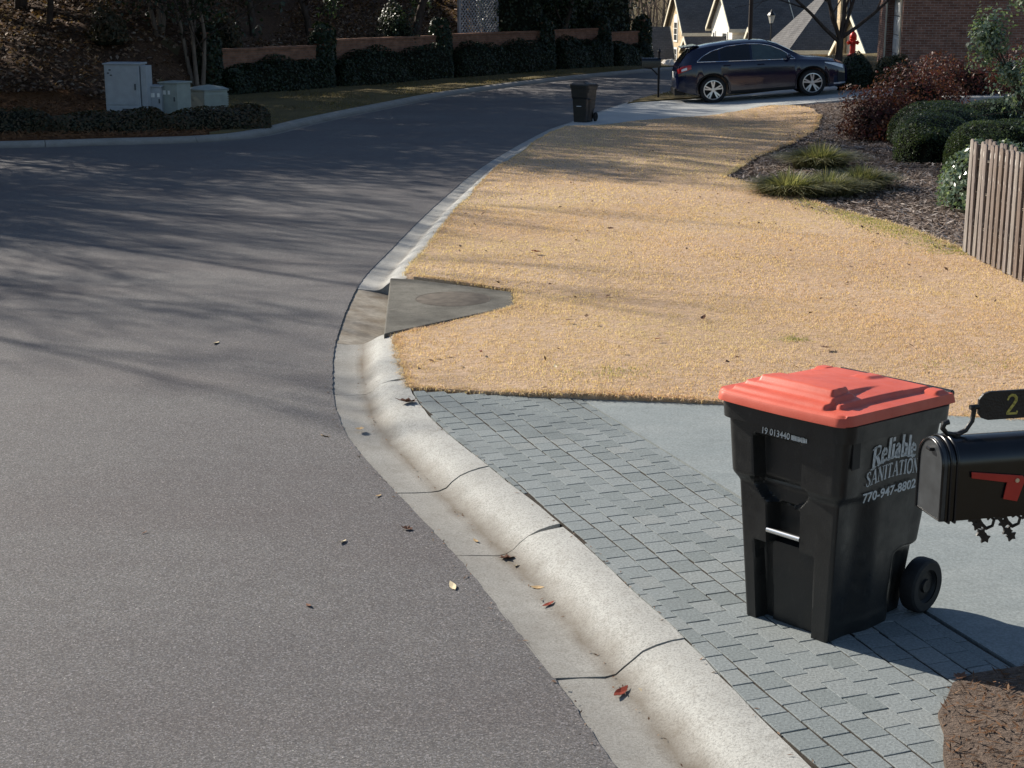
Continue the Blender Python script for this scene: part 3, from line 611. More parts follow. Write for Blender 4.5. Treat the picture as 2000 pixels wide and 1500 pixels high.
island_h = lambda X, Y: .115 + .11 * (1 - np.clip(((np.asarray(X) - 3.3) / 2.0) ** 2 + ((np.asarray(Y) - 4.7) / 1.75) ** 2, 0, 1))
patch('mailbox_bed', isl_full, island_h, M['mulch'], .14, .1, jit=.015, kind='structure')
dk = outer(s_at_y(34.3), s_at_y(41.2), .4, 1., .004)
patch('neighbour_driveway', dk + [(3.3, 41.5), (5, 42.9), (8, 44.2), (11.6, 45.6), (12.2, 40.2), (10, 39.55), (7.5, 38.95), (6.42, 38.87), (5.9, 38.32), (4.92, 37.27), (2.91, 35.3), (1.69, 34.22)], lambda X, Y: hR(X, Y) + .004, M['drive_pale'], .8, .1, kind='structure')
vk = outer(s_at_y(41.3), s_at_y(64), .6, 1., .006)
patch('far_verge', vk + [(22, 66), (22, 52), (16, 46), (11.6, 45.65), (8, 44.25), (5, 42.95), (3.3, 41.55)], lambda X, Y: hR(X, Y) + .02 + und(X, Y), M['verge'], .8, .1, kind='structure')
mb = MB(); mb.prism([(9.9, 35.6), (17, 36.4), (17, 37.5), (9.9, 36.7)], .3, .62); mb.build('garden_path', M['drive_pale'], bevel=.01, kind='structure')
# opposite side of the road
bed_s0, bed_s1 = 27, 45
sv = float(np.interp(31.3, LEDGE[:, 1], SL)); send = float(np.interp(66, LEDGE[:, 1], SL))
lo_a = louter(18, sv + .4); lo_b = louter(sv + .4, send)
patch('roadside_bed', lo_a + [(-6.4, 32.3), (-5.9, 33.6), (-6.2, 36), (-7.4, 38.6), (-9, 39.2), (-14, 40), (-20, 41), (-22, 33), (-18, 22)], lambda X, Y: hL(X, Y) - .01 + .8 * und(X, Y), M['straw'], .7, .12, kind='structure')
wl = lambda t, off: tuple(WALLA + WD * t + WN * off)
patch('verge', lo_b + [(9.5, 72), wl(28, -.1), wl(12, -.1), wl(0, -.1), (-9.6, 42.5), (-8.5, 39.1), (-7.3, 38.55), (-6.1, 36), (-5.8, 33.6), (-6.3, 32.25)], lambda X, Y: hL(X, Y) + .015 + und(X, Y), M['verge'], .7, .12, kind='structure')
patch('wooded_bank', [wl(-1, .2), wl(26, .2), (6, 85), (-60, 95), (-60, 36), (-21, 40.5), (-14, 39.7), (-9.2, 39.0), (-9.4, 42.3)], lambda X, Y: hL(X, Y) + .02 + 3 * und(X * .6, Y * .6), M['forest'], 1.6, .2, kind='structure')
patch('side_lawn', louter(0, 18, 0.) + [(-18, 22), (-22, 33), (-60, 36), (-60, -3)], lambda X, Y: .1 + 0 * X, M['verge'], 3, .1, kind='structure')

# ---------------------------------------------------------------- grass blades, mulch chips, litter
def scatter(poly, n, xr, yr, rng, dens=None):
    x = rng.uniform(*xr, n); y = rng.uniform(*yr, n); ok = inpoly(poly, x, y)
    if dens is not None: ok &= rng.random(n) < dens(x, y)
    return x[ok], y[ok]
rng = np.random.default_rng(11)
def turf_blades(n, xr, yr, L, W, name, mat='blade', dens=None, poly=lawn_poly, hf=hlawn, lean=.7):
    x, y = scatter(poly, n, xr, yr, rng, dens); P = np.c_[x, y, hf(x, y) - .004]; a = rng.uniform(0, 2 * math.pi, len(x)); ln = rng.uniform(.2, 1.6, len(x)) * lean
    D = np.c_[np.cos(a) * ln, np.sin(a) * ln, np.ones(len(x))]
    me = blades_mesh(name, P, D, L * rng.uniform(.5, 1.3, len(x)), W * rng.uniform(.7, 1.3, len(x)), [M[mat]])
    return mobj(name, me, kind='stuff')
infr = lambda x, y: ((x < .36 * y + .6) & (x > -.2 * y - .5)).astype(float)
turf_blades(130000, (-1.3, 5.5), (9.8, 14.5), .024, .0042, 'lawn_grass', dens=infr)
turf_blades(110000, (-1.6, 7.0), (14.5, 21), .026, .0065, 'lawn_grass', dens=infr)
M['blade_green'] = leafmat('green_grass_blade', [(.16, .2, .06), (.3, .3, .12), (.45, .4, .2), (.22, .25, .09)], .7, .4, .15)
turf_blades(90000, (-1.5, 7.6), (21, 39), .03, .011, 'lawn_grass', dens=infr)
turf_blades(26000, (3.6, 5.2), (16.8, 21.6), .03, .007, 'green_edge_grass', 'blade_green', dens=lambda x, y: np.exp(-((x - (5.05 - (y - 17.1) * .19)) / .3) ** 2) * (y > 16.9))
for cx, cy, rr_ in ((2.35, 12.6, .12), (.75, 11.3, .3), (4.6, 10.6, .5), (3.6, 11.6, .4)): turf_blades(24000, (cx - 3 * rr_, cx + 3 * rr_), (cy - 2 * rr_, cy + 2 * rr_), .028, .005, 'green_patch_grass', 'blade_green', dens=lambda x, y: .16 * np.exp(-((x - cx) / rr_) ** 2 - ((y - cy) / rr_ / .6) ** 2))
# shaggy tufts along the lawn's edges
def edge_tufts(line, n, L, W, spread, name='lawn_edge_grass', hf=hlawn, mat='blade'):
    A = np.array(line); S = np.r_[0, np.cumsum(np.hypot(*np.diff(A, axis=0).T))]; s = rng.uniform(0, S[-1], n)
    x = np.interp(s, S, A[:, 0]) + rng.normal(0, spread, n); y = np.interp(s, S, A[:, 1]) + rng.normal(0, spread, n)
    a = rng.uniform(0, 2 * math.pi, n); ln = rng.uniform(.3, 1.5, n)
    me = blades_mesh(name, np.c_[x, y, hf(x, y) - .02], np.c_[np.cos(a) * ln, np.sin(a) * ln, np.ones(n)], L * rng.uniform(.5, 1.3, n), W, [M[mat]])
    mobj(name, me, kind='stuff')
edge_tufts([(-.72, 11.0), (0, 10.77), (1.45, 10.55), (2.99, 10.24), (5, 9.84)], 9000, .05, .005, .022)
edge_tufts([(-.74, 11.0), (-.9, 11.9), (-.975, 12.75)], 3500, .05, .005, .02); edge_tufts([(-.95, 12.83), (-.2, 13.66), (.06, 13.95), (.04, 14.7), (-1.0, 15.42)], 3500, .045, .006, .02)
edge_tufts(lawnk, 7000, .05, .008, .02); edge_tufts([(5.14, 17.1), (4.62, 19.71), (4.06, 21.76), (3.42, 23.9), (3.32, 24.5), (3.64, 25.36), (4.27, 27.41), (5.32, 29.81), (6.36, 32.66), (7.0, 35.4)], 7000, .06, .01, .03)
x, y = scatter(lo_b + [(9.5, 72), wl(28, -.1), wl(0, -.1), (-9.6, 42.5), (-8.5, 39.1), (-5.8, 33.6)], 90000, (-10, 8), (31, 66), rng); a = rng.uniform(0, 6.28, len(x)); ln = rng.uniform(.2, 1.2, len(x))
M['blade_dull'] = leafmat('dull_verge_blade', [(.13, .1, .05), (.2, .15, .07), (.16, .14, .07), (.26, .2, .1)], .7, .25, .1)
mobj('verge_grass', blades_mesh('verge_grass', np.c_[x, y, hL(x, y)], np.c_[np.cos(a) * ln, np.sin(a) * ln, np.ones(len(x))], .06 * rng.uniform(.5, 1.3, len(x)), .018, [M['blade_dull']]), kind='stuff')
x, y = scatter(vk + [(13, 52), (11.6, 45.65), (5, 42.95), (3.3, 41.55)], 14000, (3, 10), (41, 56), rng); a = rng.uniform(0, 6.28, len(x)); ln = rng.uniform(.2, 1.2, len(x))
mobj('verge_grass', blades_mesh('verge_grass', np.c_[x, y, hR(x, y)], np.c_[np.cos(a) * ln, np.sin(a) * ln, np.ones(len(x))], .06 * rng.uniform(.5, 1.3, len(x)), .018, [M['blade_dull']]), kind='stuff')
M['island_chip'] = leafmat('dark_mulch_chip', [(.09, .045, .025), (.14, .075, .04), (.06, .035, .022), (.19, .12, .075)], .85, 0, .1)
def chips(name, poly, n, xr, yr, hf, L, W, mat, tilt=.35, dens=None, lift=.012, fold=.1):
    x, y = scatter(poly, n, xr, yr, rng, dens); k = len(x); N = np.c_[rng.normal(0, tilt, k), rng.normal(0, tilt, k), np.ones(k)]
    me = leaf_mesh(name, np.c_[x, y, hf(x, y) + lift * rng.random(k)], N, L * rng.uniform(.5, 1.4, k), W * rng.uniform(.6, 1.4, k), [M[mat]], rng, fold=fold)
    return mobj(name, me, kind='stuff')
chips('bark_mulch', bed_poly, 90000, (2.8, 9.5), (16.9, 40), hbed, .13, .022, 'chip', .3, lambda x, y: ((x < .38 * y + .5) * np.clip(1.4 - y / 40, .3, 1)), .05)
chips('bark_mulch', isl_full, 14000, (1.5, 5.5), (2.9, 6.6), island_h, .05, .008, 'island_chip', .3, None, .03)
chips('pine_straw_litter', lo_a + [(-6.4, 32.3), (-5.9, 33.6), (-6.2, 36), (-9, 39.2), (-20, 41), (-22, 33), (-18, 24)], 30000, (-16, -4), (29.5, 41), hL, .2, .02, 'needle', .3, None, .05)
bankpoly = [wl(-1, .2), wl(26, .2), (6, 80), (-40, 80), (-40, 39), (-14, 39.5), (-9.2, 38.9), (-9.4, 42.3)]
chips('bank_leaf_litter', bankpoly, 75000, (-24, 6), (38.5, 64), lambda x, y: hL(x, y) + 3 * und(x * .6, y * .6) + .03, .13, .085, 'litter', .55, None, .08, .25)
chips('lawn_leaf_litter', lawn_poly, 420, (-1.2, 7), (10.2, 30), lambda x, y: hlawn(x, y) + .012, .05, .03, 'litter', .35, lambda x, y: np.where(x < .36 * y + .5, 1., 0.), .02, .25)
# ---------------------------------------------------------------- black cart with red lid
def rrect(hx, yf, yb, r, nf, ns, nb_, nc):
    """rounded rectangle perimeter, counter-clockwise from the front-left corner; returns list of (x, y, nx, ny, side, u)"""
    out = []
    def corner(cx, cy, a0):
        for i in range(nc):
            a = a0 + (i + .5) / nc * math.pi / 2; out.append((cx + r * math.cos(a), cy + r * math.sin(a), math.cos(a), math.sin(a), 'c', 0))
    for i in range(nf): u = -1 + 2 * i / (nf - 1); out.append((u * (hx - r), yf, 0, -1, 'f', u * (hx - r) / hx))
    corner(hx - r, yf + r, -math.pi / 2)
    for i in range(ns): t = i / (ns - 1); out.append((hx, yf + r + t * (yb - yf - 2 * r), 1, 0, 's', t))
    corner(hx - r, yb - r, 0)
    for i in range(nb_): u = 1 - 2 * i / (nb_ - 1); out.append((u * (hx - r), yb, 0, 1, 'b', u))
    corner(-hx + r, yb - r, math.pi / 2)
    for i in range(ns): t = 1 - i / (ns - 1); out.append((-hx, yf + r + t * (yb - yf - 2 * r), -1, 0, 's', t))
    corner(-hx + r, yf + r, math.pi)
    return out
def S_(a, b, x):
    t = min(1, max(0, (x - a) / (b - a))); return t * t * (3 - 2 * t)
def boxw(u, a, b, s): return S_(a - s, a + s, u) * (1 - S_(b - s, b + s, u))
RIMF, RIMB = 1.045, 1.005       # rim height at the front and the back
def cart_body(detail=True):
    P = []; H_ = 118
    for k in range(H_):
        t = k / (H_ - 1); z0 = t
        hx = .262 + .066 * t; yf = .035 - .055 * t; yb = .655 + .125 * t
        row = []
        for x, y, nx, ny, sd, u in rrect(hx, yf, yb, .05, 70 if detail else 24, 26, 10, 8):
            z = z0 * (RIMF + (RIMB - RIMF) * (y - yf) / (yb - yf)); d = 0
            fr = 1 - S_(.18, .34, y)                                    # how near the front this point is
            step = 1 - S_(.655, .715, z + (.03 * S_(.0, .3, y)))        # lower section set back under the upper one
            d -= .032 * step * fr * (1 if sd != 's' else 1)
            if sd == 'f' and detail:
                d -= .012 * boxw(u, -.92, .92, .02) * boxw(z, .73, .99, .012) * 0
                # tall pocket below the rim, round at its foot
                pk = boxw(u, -.50, .30, .03) * boxw(z, .68 - .0 * u, .905, .012)
                arc = (1 - S_(.88, 1.08, ((u + .1) / .5) ** 2 + ((z - .71) / .13) ** 2)) * (1 - S_(.69, .71, z))
                d -= .07 * max(pk, 0) + .05 * arc * (1 - pk)
                # grab-bar opening
                d -= .085 * boxw(u, -.36, .22, .025) * boxw(z, .40, .585, .008)
                # foot channel in two depths
                ch = boxw(u, -.62, .52, .02) * (1 - S_(.38, .395, z) * (1 - boxw(u, -.36, .22, .03)) - S_(.40, .41, z) * boxw(u, -.36, .22, .03)) if z < .43 else 0
                d -= .05 * max(0, ch); d -= .022 * boxw(u, -.62, -.42, .015) * (1 if z < .385 else 0)
            if sd == 's': d -= .004 * boxw(u, .12, .93, .02) * boxw(z, .07, .93, .02)
            if sd in 'sc' and y > .46 and z < .36: d -= .05 * S_(.47, .57, y) * (1 - S_(.3, .36, z))   # wheel recess
            row.append((x + nx * d, y + ny * d, z))
        P.append(row)
    return P
def make_cart(name, lidmat, bodymat, detail=True):
    root = empty(name, (0, 0, 0))
    P = cart_body(detail); mb = MB(); mb.grid(P, closeu=True); n = len(P[0]); mb.f.append(list(range(n))[::-1]); mb.m.append(0); mb.u.append(None)
    body = mb.build('body', bodymat, root, smooth=38)
    # rim lip
    ring = []
    for z, off in ((-.085, .0), (-.08, .02), (-.004, .026), (.004, .018), (.004, -.01)):
        ring.append([(x + nx * off, y + ny * off, RIMF + (RIMB - RIMF) * (y + .02) / .78 + z) for x, y, nx, ny, sd, u in rrect(.33, -.02, .78, .055, 12, 12, 8, 8)])
    mb = MB(); mb.grid(ring, closeu=True); mb.build('rim', bodymat, root, smooth=40)
    # small vertical vent slots and a seam line near the rim on each side
    for s in (-1, 1):
        mb = MB(); mb.box((s * .3235, .075, .90), (.006, .055, .13)); mb.build('vent_slot', M['trim_black'], root)
        mb = MB(); mb.prism([(.27, .949), (.53, .949), (.53, .985), (.536, .985), (.536, .943), (.27, .943)], s * .3295, s * .3335, 'x'); mb.build('seam', M['trim_black'], root)
    # lid: height field with a raised tongue and a wedge
    def lz(u, v):
        z = .012 * S_(0, .02, v)
        z +=   .02 * boxw(u, -.74, .74, .025) * S_(.10, .125, v) * (1 - S_(.93, .99, v))
        z += .02 * boxw(u, -.80, .62, .02) * boxw(v, .045, .3, .018)
        wv = max(0., 1 - max(0, v - .16) / .50)
        z += .028 * boxw(u, -.56 + .25 * max(0, v - .15), .56 - .25 * max(0, v - .15), .02) * S_(.125, .155, v) * wv
        z += .012 * boxw(u, -.12, .12, .05) * boxw(v, .74, .9, .03)
        for q in (-.86, .86): z += .018 * boxw(u, q - .1, q + .1, .03) * boxw(v, .86, .97, .03)
        z += .02 * math.sin(math.pi * v) * (1 - u * u)
        return z
    NU, NV = 130, 130; T = []
    hw = .352; y0, y1 = -.052, .775
    for j in range(NV):
        v = j / (NV - 1); row = []
        for i in range(NU):
            u = -1 + 2 * i / (NU - 1); x = u * hw; y = y0 + v * (y1 - y0); c = .055
            ax, ay = abs(x) - (hw - c), (y0 + c) - y
            if ax > 0 and ay > 0:
                k = max(ax, ay) / max(1e-6, math.hypot(ax, ay)); x = math.copysign(hw - c + ax * k, x); y = y0 + c - ay * k
            y -= .018 * (1 - u * u) * (1 - S_(0, .25, v))
            row.append((x, y, RIMF + .038 + (RIMB - RIMF) * v + lz(u, v)))
        T.append(row)
    mb = MB(); mb.grid(T); 
    loop = [(0, i) for i in range(NU)] + [(j, NU - 1) for j in range(1, NV)] + [(NV - 1, i) for i in range(NU - 2, -1, -1)] + [(j, 0) for j in range(NV - 2, 0, -1)]
    rim = []
    for dz, off in ((0, 0), (-.012, .006), (-.036, .009), (-.04, .0)):
        row = []
        for j, i in loop:
            x, y, z = T[j][i]; base = RIMF + .038 + (RIMB - RIMF) * j / (NV - 1) + .004; zz = (min(z, base) if dz else z) + dz
            cx, cy = x / hw, (y - .34) / .4; row.append((x + off * cx, y + off * cy, zz))
        rim.append(row)
    mb.grid(rim[::-1], closeu=True); mb.f.append([len(mb.v) - len(rim) * len(loop) + q for q in range(len(loop))]); mb.m.append(0); mb.u.append(None)
    mb.build('lid', lidmat, root, smooth=42)
    mb = MB(); mb.tube([(-.31, .845, 1.03), (.31, .845, 1.03)], .019, 14)
    for s in (-1, -.33, .33, 1): mb.box((s * .29, .805, 1.015), (.035, .1, .05))
    mb.build('handle', bodymat, root, smooth=40, bevel=.004)
    mb = MB(); mb.tube([(-.112, .052, .455), (.072, .052, .455)], .013, 12); mb.build('grab_bar', M['steel'], root, smooth=40)
    mb = MB(); mb.tube([(-.32, .70, .131), (.32, .70, .131)], .012, 10); mb.build('axle', M['steel'], root, smooth=40)
    for s in (-1, 1):
        wm = Matrix.Translation((s * .3, .70, .131)) @ Matrix.Rotation(math.pi / 2, 4, 'Y')
        mb = MB(); mb.lathe([(.08, -.038), (.116, -.041), (.127, -.033), (.131, -.018), (.131, .018), (.127, .033), (.116, .041), (.08, .038)], 40, 0, wm, False)
        wh = mb.build('wheel', M['rubber'], root, smooth=35)
        mb = MB(); mb.lathe([(.0, .030 * 1), (.03, .034), (.034, .022), (.07, .018), (.081, .033), (.081, -.033), (.07, -.018), (.034, -.022), (.03, -.034), (0, -.03)], 32, 0, wm); mb.build('hub', M['trim_black'], wh, smooth=35)
    return root
cart = make_cart('wheeled_bin', M['lid'], M['bin'])
CART_RZ = R(-47)
cart.location = (1.60, 6.88, .101); cart.rotation_euler = (0, 0, CART_RZ)
# place the cart by its near front corner
_c = Matrix.Rotation(CART_RZ, 4, 'Z') @ Vector((.235, .06, 0)); cart.location = (1.405 - _c.x, 6.365 - _c.y, .101)
tag(cart, 'large black wheeled bin with a bright red lid on the pavers', 'wheeled bin', 'household carts')
# printed lettering, laid on the cart as thin flat print
def text_mesh(name, s, size, mat, parent, Mx, bold=0, spacing=1., width=None, squash=1.):
    cu = bpy.data.curves.new(name, 'FONT'); cu.body = s; cu.size = size; cu.offset = bold; cu.space_character = spacing; cu.resolution_u = 3; cu.extrude = .0006
    o = bpy.data.objects.new(name, cu); COL.objects.link(o); bpy.context.view_layer.update()
    me = bpy.data.meshes.new_from_object(o.evaluated_get(bpy.context.evaluated_depsgraph_get())); COL.objects.unlink(o); bpy.data.objects.remove(o)
    xs = [v.co.x for v in me.vertices]; x0, x1 = min(xs), max(xs)
    if width:
        k = width / (x1 - x0)
        for v in me.vertices: v.co.x = (v.co.x - x0) * k; v.co.y *= squash
    me.materials.clear(); me.materials.append(mat); return me
def stroke_text(mb, s, h, weight, gap, slab=True):
    """serif capitals and lower case drawn with thick and thin strokes; returns width"""
    G = {  # strokes as polylines in a unit box (x 0..w, y 0..1); t thick, n thin
        'R': (.72, [('t', [(.14, 0), (.14, 1)]), ('n', [(.14, .97), (.42, .97), (.6, .88), (.62, .74), (.58, .6), (.42, .51), (.14, .51)]), ('t', [(.36, .5), (.64, .03)])], [(.14, 0), (.14, 1), (.68, 0)]),
        'e': (.5, [('n', [(.08, .36), (.42, .36), (.41, .52), (.33, .62), (.22, .63)]), ('t', [(.22, .63), (.1, .52), (.07, .34), (.1, .14), (.24, .03)]), ('n', [(.24, .03), (.36, .05), (.44, .14)])], []),
        'l': (.28, [('t', [(.14, 0), (.14, 1)])], [(.14, 0)]),
        'i': (.28, [('t', [(.14, 0), (.14, .64)]), ('t', [(.14, .84), (.14, .96)])], [(.14, 0)]),
        'a': (.52, [('n', [(.08, .52), (.16, .62), (.28, .63), (.36, .54)]), ('t', [(.36, .56), (.36, .04), (.44, .02)]), ('t', [(.34, .38), (.16, .3), (.09, .16), (.16, .04), (.26, .05), (.35, .16)])], []),
        'b': (.54, [('t', [(.12, 0), (.12, 1)]), ('n', [(.12, .5), (.24, .63), (.38, .58)]), ('t', [(.38, .58), (.46, .44), (.46, .2), (.38, .06)]), ('n', [(.38, .06), (.26, .01), (.12, .12)])], []),
        'S': (.58, [('n', [(.48, .76), (.44, .93), (.3, .99), (.16, .94)]), ('t', [(.16, .94), (.09, .8), (.16, .64), (.38, .44), (.48, .28), (.44, .1)]), ('n', [(.44, .1), (.3, .0), (.14, .06), (.08, .26)])], []),
        'A': (.72, [('n', [(.08, 0), (.36, 1)]), ('t', [(.36, 1), (.64, 0)]), ('n', [(.18, .34), (.54, .34)])], [(.08, 0), (.64, 0)]),
        'N': (.76, [('n', [(.13, 0), (.13, 1)]), ('t', [(.13, 1), (.63, 0)]), ('n', [(.63, 0), (.63, 1)])], [(.13, 0), (.63, 1), (.1, 1)]),
        'I': (.32, [('t', [(.16, 0), (.16, 1)])], [(.16, 0), (.16, 1)]),
        'T': (.62, [('t', [(.31, 0), (.31, 1)]), ('n', [(.05, .86), (.06, .97), (.56, .97), (.57, .86)])], [(.31, 0)]),
        'O': (.74, [('t', [(.37, 1), (.18, .92), (.09, .7), (.08, .5), (.09, .3), (.18, .08), (.37, 0)]), ('t', [(.37, 0), (.56, .08), (.65, .3), (.66, .5), (.65, .7), (.56, .92), (.37, 1)])], [])}
    x = 0
    for ch in s:
        w_, st, sf = G[ch]
        for k, pl in st:
            hw = weight * h * (.5 if k == 't' else .22)
            for a, b in zip(pl[:-1], pl[1:]):
                a = Vector((x + a[0] * h, a[1] * h)); b = Vector((x + b[0] * h, b[1] * h)); d = (b - a).normalized(); nn = Vector((-d.y, d.x)) * hw; d = d * hw * .35
                mb.add([(*(a - nn - d), 0), (*(b - nn + d), 0), (*(b + nn + d), 0), (*(a + nn - d), 0)], [(0, 1, 2, 3)])
        for sx, sy in sf:
            hw = weight * h * 1.05; t = weight * h * .16; yy = sy * h + (t if sy < .5 else -t)
            mb.add([(x + sx * h - hw, yy - t, 0), (x + sx * h + hw, yy - t, 0), (x + sx * h + hw, yy + t, 0), (x + sx * h - hw, yy + t, 0)], [(0, 1, 2, 3)])
        x += (w_ + gap) * h
    return x
def side_matrix(y, z):
    """frame on the cart's +x side at depth y, height z: text runs to the back, top leans outward"""
    x = .262 + .066 * (z / 1.02); up = Vector((.0647, 0, 1)).normalized(); ru = Vector((0, 1, -.052)).normalized(); n = ru.cross(up).normalized()
    m_ = Matrix((ru, up, n)).transposed().to_4x4(); m_.translation = Vector((x + .0015, y, z)); return m_
mb = MB(); w1 = stroke_text(mb, 'Reliable', .105, .21, .03); me = None
k = .335 / w1
mb.v = [(x * k, y * k * 1.12 + .03 * math.sin(math.pi * x / w1), 0) for x, y, z in mb.v]
o = mb.build('lettering', M['print'], cart); o.matrix_local = side_matrix(.212, .80)
mb = MB(); w1 = stroke_text(mb, 'SANITATION', .07, .15, .05); k = .40 / w1; mb.v = [(x * k, y * k * 1.12 + .016 * math.sin(math.pi * x / w1), 0) for x, y, z in mb.v]
o = mb.build('lettering', M['print'], cart); o.matrix_local = side_matrix(.18, .725)
me = text_mesh('lettering', '770-947-8802', .06, M['print'], cart, None, .0012, 1.02, .40); o = mobj('lettering', me, cart); o.matrix_local = side_matrix(.17, .655)
for s_, x_, w_ in (('19 013440', -.11, .15),):
    me = text_mesh('lettering', s_, .042, M['print'], cart, None, .0006, 1.0, w_, 1.0); o = mobj('lettering', me, cart); o.matrix_local = Matrix.Translation((x_, -.0185, .925)) @ Matrix.Rotation(R(87), 4, 'X')
mb = MB(); rb = random.Random(3)
x = .048
while x < .13: w_ = rb.uniform(.003, .008); mb.box((x + w_ / 2, 0, .0), (w_, .001, .018 + rb.uniform(0, .006))); x += w_ + rb.uniform(.0005, .002)
o = mb.build('barcode', M['print'], cart); o.location = (0, -.0185, .938)

# far cart, all black, by the next driveway
far_cart = make_cart('wheeled_bin', M['bin'], M['bin'], False)
far_cart.scale = (.64, .68, .78); far_cart.location = (1.5, 34.95, .105); far_cart.rotation_euler = (0, 0, R(-28))
tag(far_cart, 'narrow all black wheeled bin standing at the next driveway', 'wheeled bin', 'household carts')

# ---------------------------------------------------------------- near mailbox
def box_profile(w_, h_, n=14):
    r = w_ / 2; return [(-r, 0), (r, 0)] + [(r * math.cos(a), h_ - r * .95 + r * .95 * math.sin(a)) for a in np.linspace(0, math.pi, n)]
mail = empty('mailbox', (1.425, 4.98, 1.195), R(13))
tag(mail, 'black arched mailbox with a red flag and number plaque', 'mailbox')
MW, MH, ML = .172, .272, .52
pr_ = box_profile(MW, MH)
mb = MB(); mb.prism(pr_, .012, ML, 'x'); mb.build('box', M['gloss_black'], mail, smooth=40)
for x_, k in ((.0, 1.0), (.018, 1.03), (.040, 1.03)):
    P = [(x_ + .008 * (x_ > 0), y * k, .136 + (z - .136) * k) for y, z in box_profile(MW, MH, 20)]
    mb = MB()
    if x_ == 0:
        mb.prism([(y * 1.01, z * 1.005) for y, z in pr_], -.004, .012, 'x'); q = mb.build('door', M['door_lit'], mail, smooth=40, bevel=.003)
        mb = MB(); mb.tube([(-.006, y * .97, .136 + (z - .136) * .97) for y, z in box_profile(MW, MH, 20)], .0045, 6, close=True); mb.build('door_bead', M['gloss_black'], q, smooth=60)
        mb = MB(); mb.box((-.012, 0, .235), (.02, .03, .012)); mb.build('door_pull', M['gloss_black'], q, bevel=.003)
    else: mb.tube(P, .0055, 6, close=True); mb.build('band', M['gloss_black'], mail, smooth=60)
mb = MB(); mb.prism([(x - .055, z) for x, z in [(.150, .172), (.152, .150), (.285, .126), (.275, .068), (.328, .056), (.352, .130), (.342, .146)]], -MW / 2 - .010, -MW / 2 - .005, 'y'); mb.build('flag', M['flag'], mail, bevel=.0015)
mb = MB(); mb.tube([(.265, -MW / 2 - .004, .132), (.265, -MW / 2 - .014, .132)], .008, 10); mb.build('flag_pivot', M['steel'], mail)
# scroll bracket and number plaque above
mb = MB()
BX = -.075
sp_ = [(.125, 0, MH + .052), (.108, 0, MH + .048), (.104, 0, MH + .03), (.12, 0, MH + .012), (.155, 0, MH + .004), (.19, 0, MH + .018), (.212, 0, MH + .05), (.216, 0, MH + .085), (.21, 0, MH + .1)]
sp_ = [(x + BX, y, z) for x, y, z in sp_]
mb.tube(sp_, [.010, .011, .0095, .0085, .009, .009, .0085, .009, .011], 8); mb.tube([(.16 + BX, 0, MH - .004), (.16 + BX, 0, MH + .012)], .012, 10); mb.tube([(.2 + BX, 0, MH + .098), (.232 + BX, 0, MH + .098)], .009, 8)
mb.build('scroll_bracket', M['cast_black'], mail, smooth=50)
mb = MB(); mb.tube([(.43, 0, MH - .004), (.43, 0, MH + .06)], .009, 8); mb.build('plaque_stay', M['cast_black'], mail)
pl = []
for a in np.linspace(0, math.pi, 12): pl.append((.262 - .04 * math.sin(a) * 1.0, MH + .1 + .048 * math.cos(a)))
pq = [(.60 - x + .262 - .04, z) for x, z in pl][::-1]
PLQ = [(.23, MH + .075), (.23, MH + .125), (.245, MH + .142), (.268, MH + .15), (.60, MH + .15), (.625, MH + .142), (.64, MH + .125), (.64, MH + .075), (.625, MH + .058), (.60, MH + .05), (.268, MH + .05), (.245, MH + .058)]
PLQ = [(x + BX, z) for x, z in PLQ]
mb = MB(); mb.prism(PLQ, -.006, .006, 'y'); plq = mb.build('number_plaque', M['cast_black'], mail, bevel=.002)
mb = MB()
two = [(.0, .052), (.004, .062), (.013, .068), (.024, .066), (.031, .058), (.031, .048), (.024, .036), (.012, .02), (.002, .006), (.002, .003), (.036, .003), (.038, .010)]
for i, (a, b) in enumerate(zip(two[:-1], two[1:])):
    a = Vector(a); b = Vector(b); d = (b - a).normalized(); hw = .0032 + .0022 * math.sin(i / 10 * math.pi); nn = Vector((-d.y, d.x)) * hw; d = d * hw * .5
    mb.add([(*(a - nn - d), 0), (*(b - nn + d), 0), (*(b + nn + d), 0), (*(a + nn - d), 0)], [(0, 1, 2, 3)])
o = mb.build('numeral', M['gold'], plq); o.matrix_local = Matrix.Translation((.348 + BX - .012, -.0072, MH + .066)) @ Matrix.Rotation(R(90), 4, 'X')
# leafy cast bracket below and the post beside it
mb = MB(); rb = random.Random(12)
for cx in (.20, .30, .40, .50):
    mb.tube([(cx - .03, 0, .0), (cx - .012, 0, -.028), (cx, 0, -.05), (cx + .022, 0, -.07), (cx + .045, 0, -.062), (cx + .05, 0, -.04), (cx + .036, 0, -.03)], [.006, .007, .007, .007, .006, .006, .004], 6)
    for dx, dz in ((-.03, -.03), (-.04, -.012), (.004, -.085), (.02, -.105), (.03, -.02), (-.012, -.055)):
        c_ = Vector((cx + dx, 0, dz)); a = rb.uniform(0, 6.28)
        mb.prism([(c_.x + .021 * math.cos(a + t) * (1 if j % 2 else .62), c_.z + .021 * math.sin(a + t) * (1 if j % 2 else .55)) for j, t in enumerate(np.linspace(0, 6.28, 10, endpoint=False))], -.004, .004, 'y')
mb.tube([(.14, 0, -.006), (.62, 0, -.006)], .008, 6)
mb.build('leaf_bracket', M['cast_black'], mail)
mb = MB(); mb.lathe([(.1, -1.05), (.1, -1.0), (.06, -.97), (.045, -.9), (.038, -.85), (.038, .3), (.05, .32), (.05, .36), (.03, .4), (.02, .43), (0, .45)], 16, 0, Matrix.Translation((.66, 0, 0))); mb.build('post', M['cast_black'], mail, smooth=40)

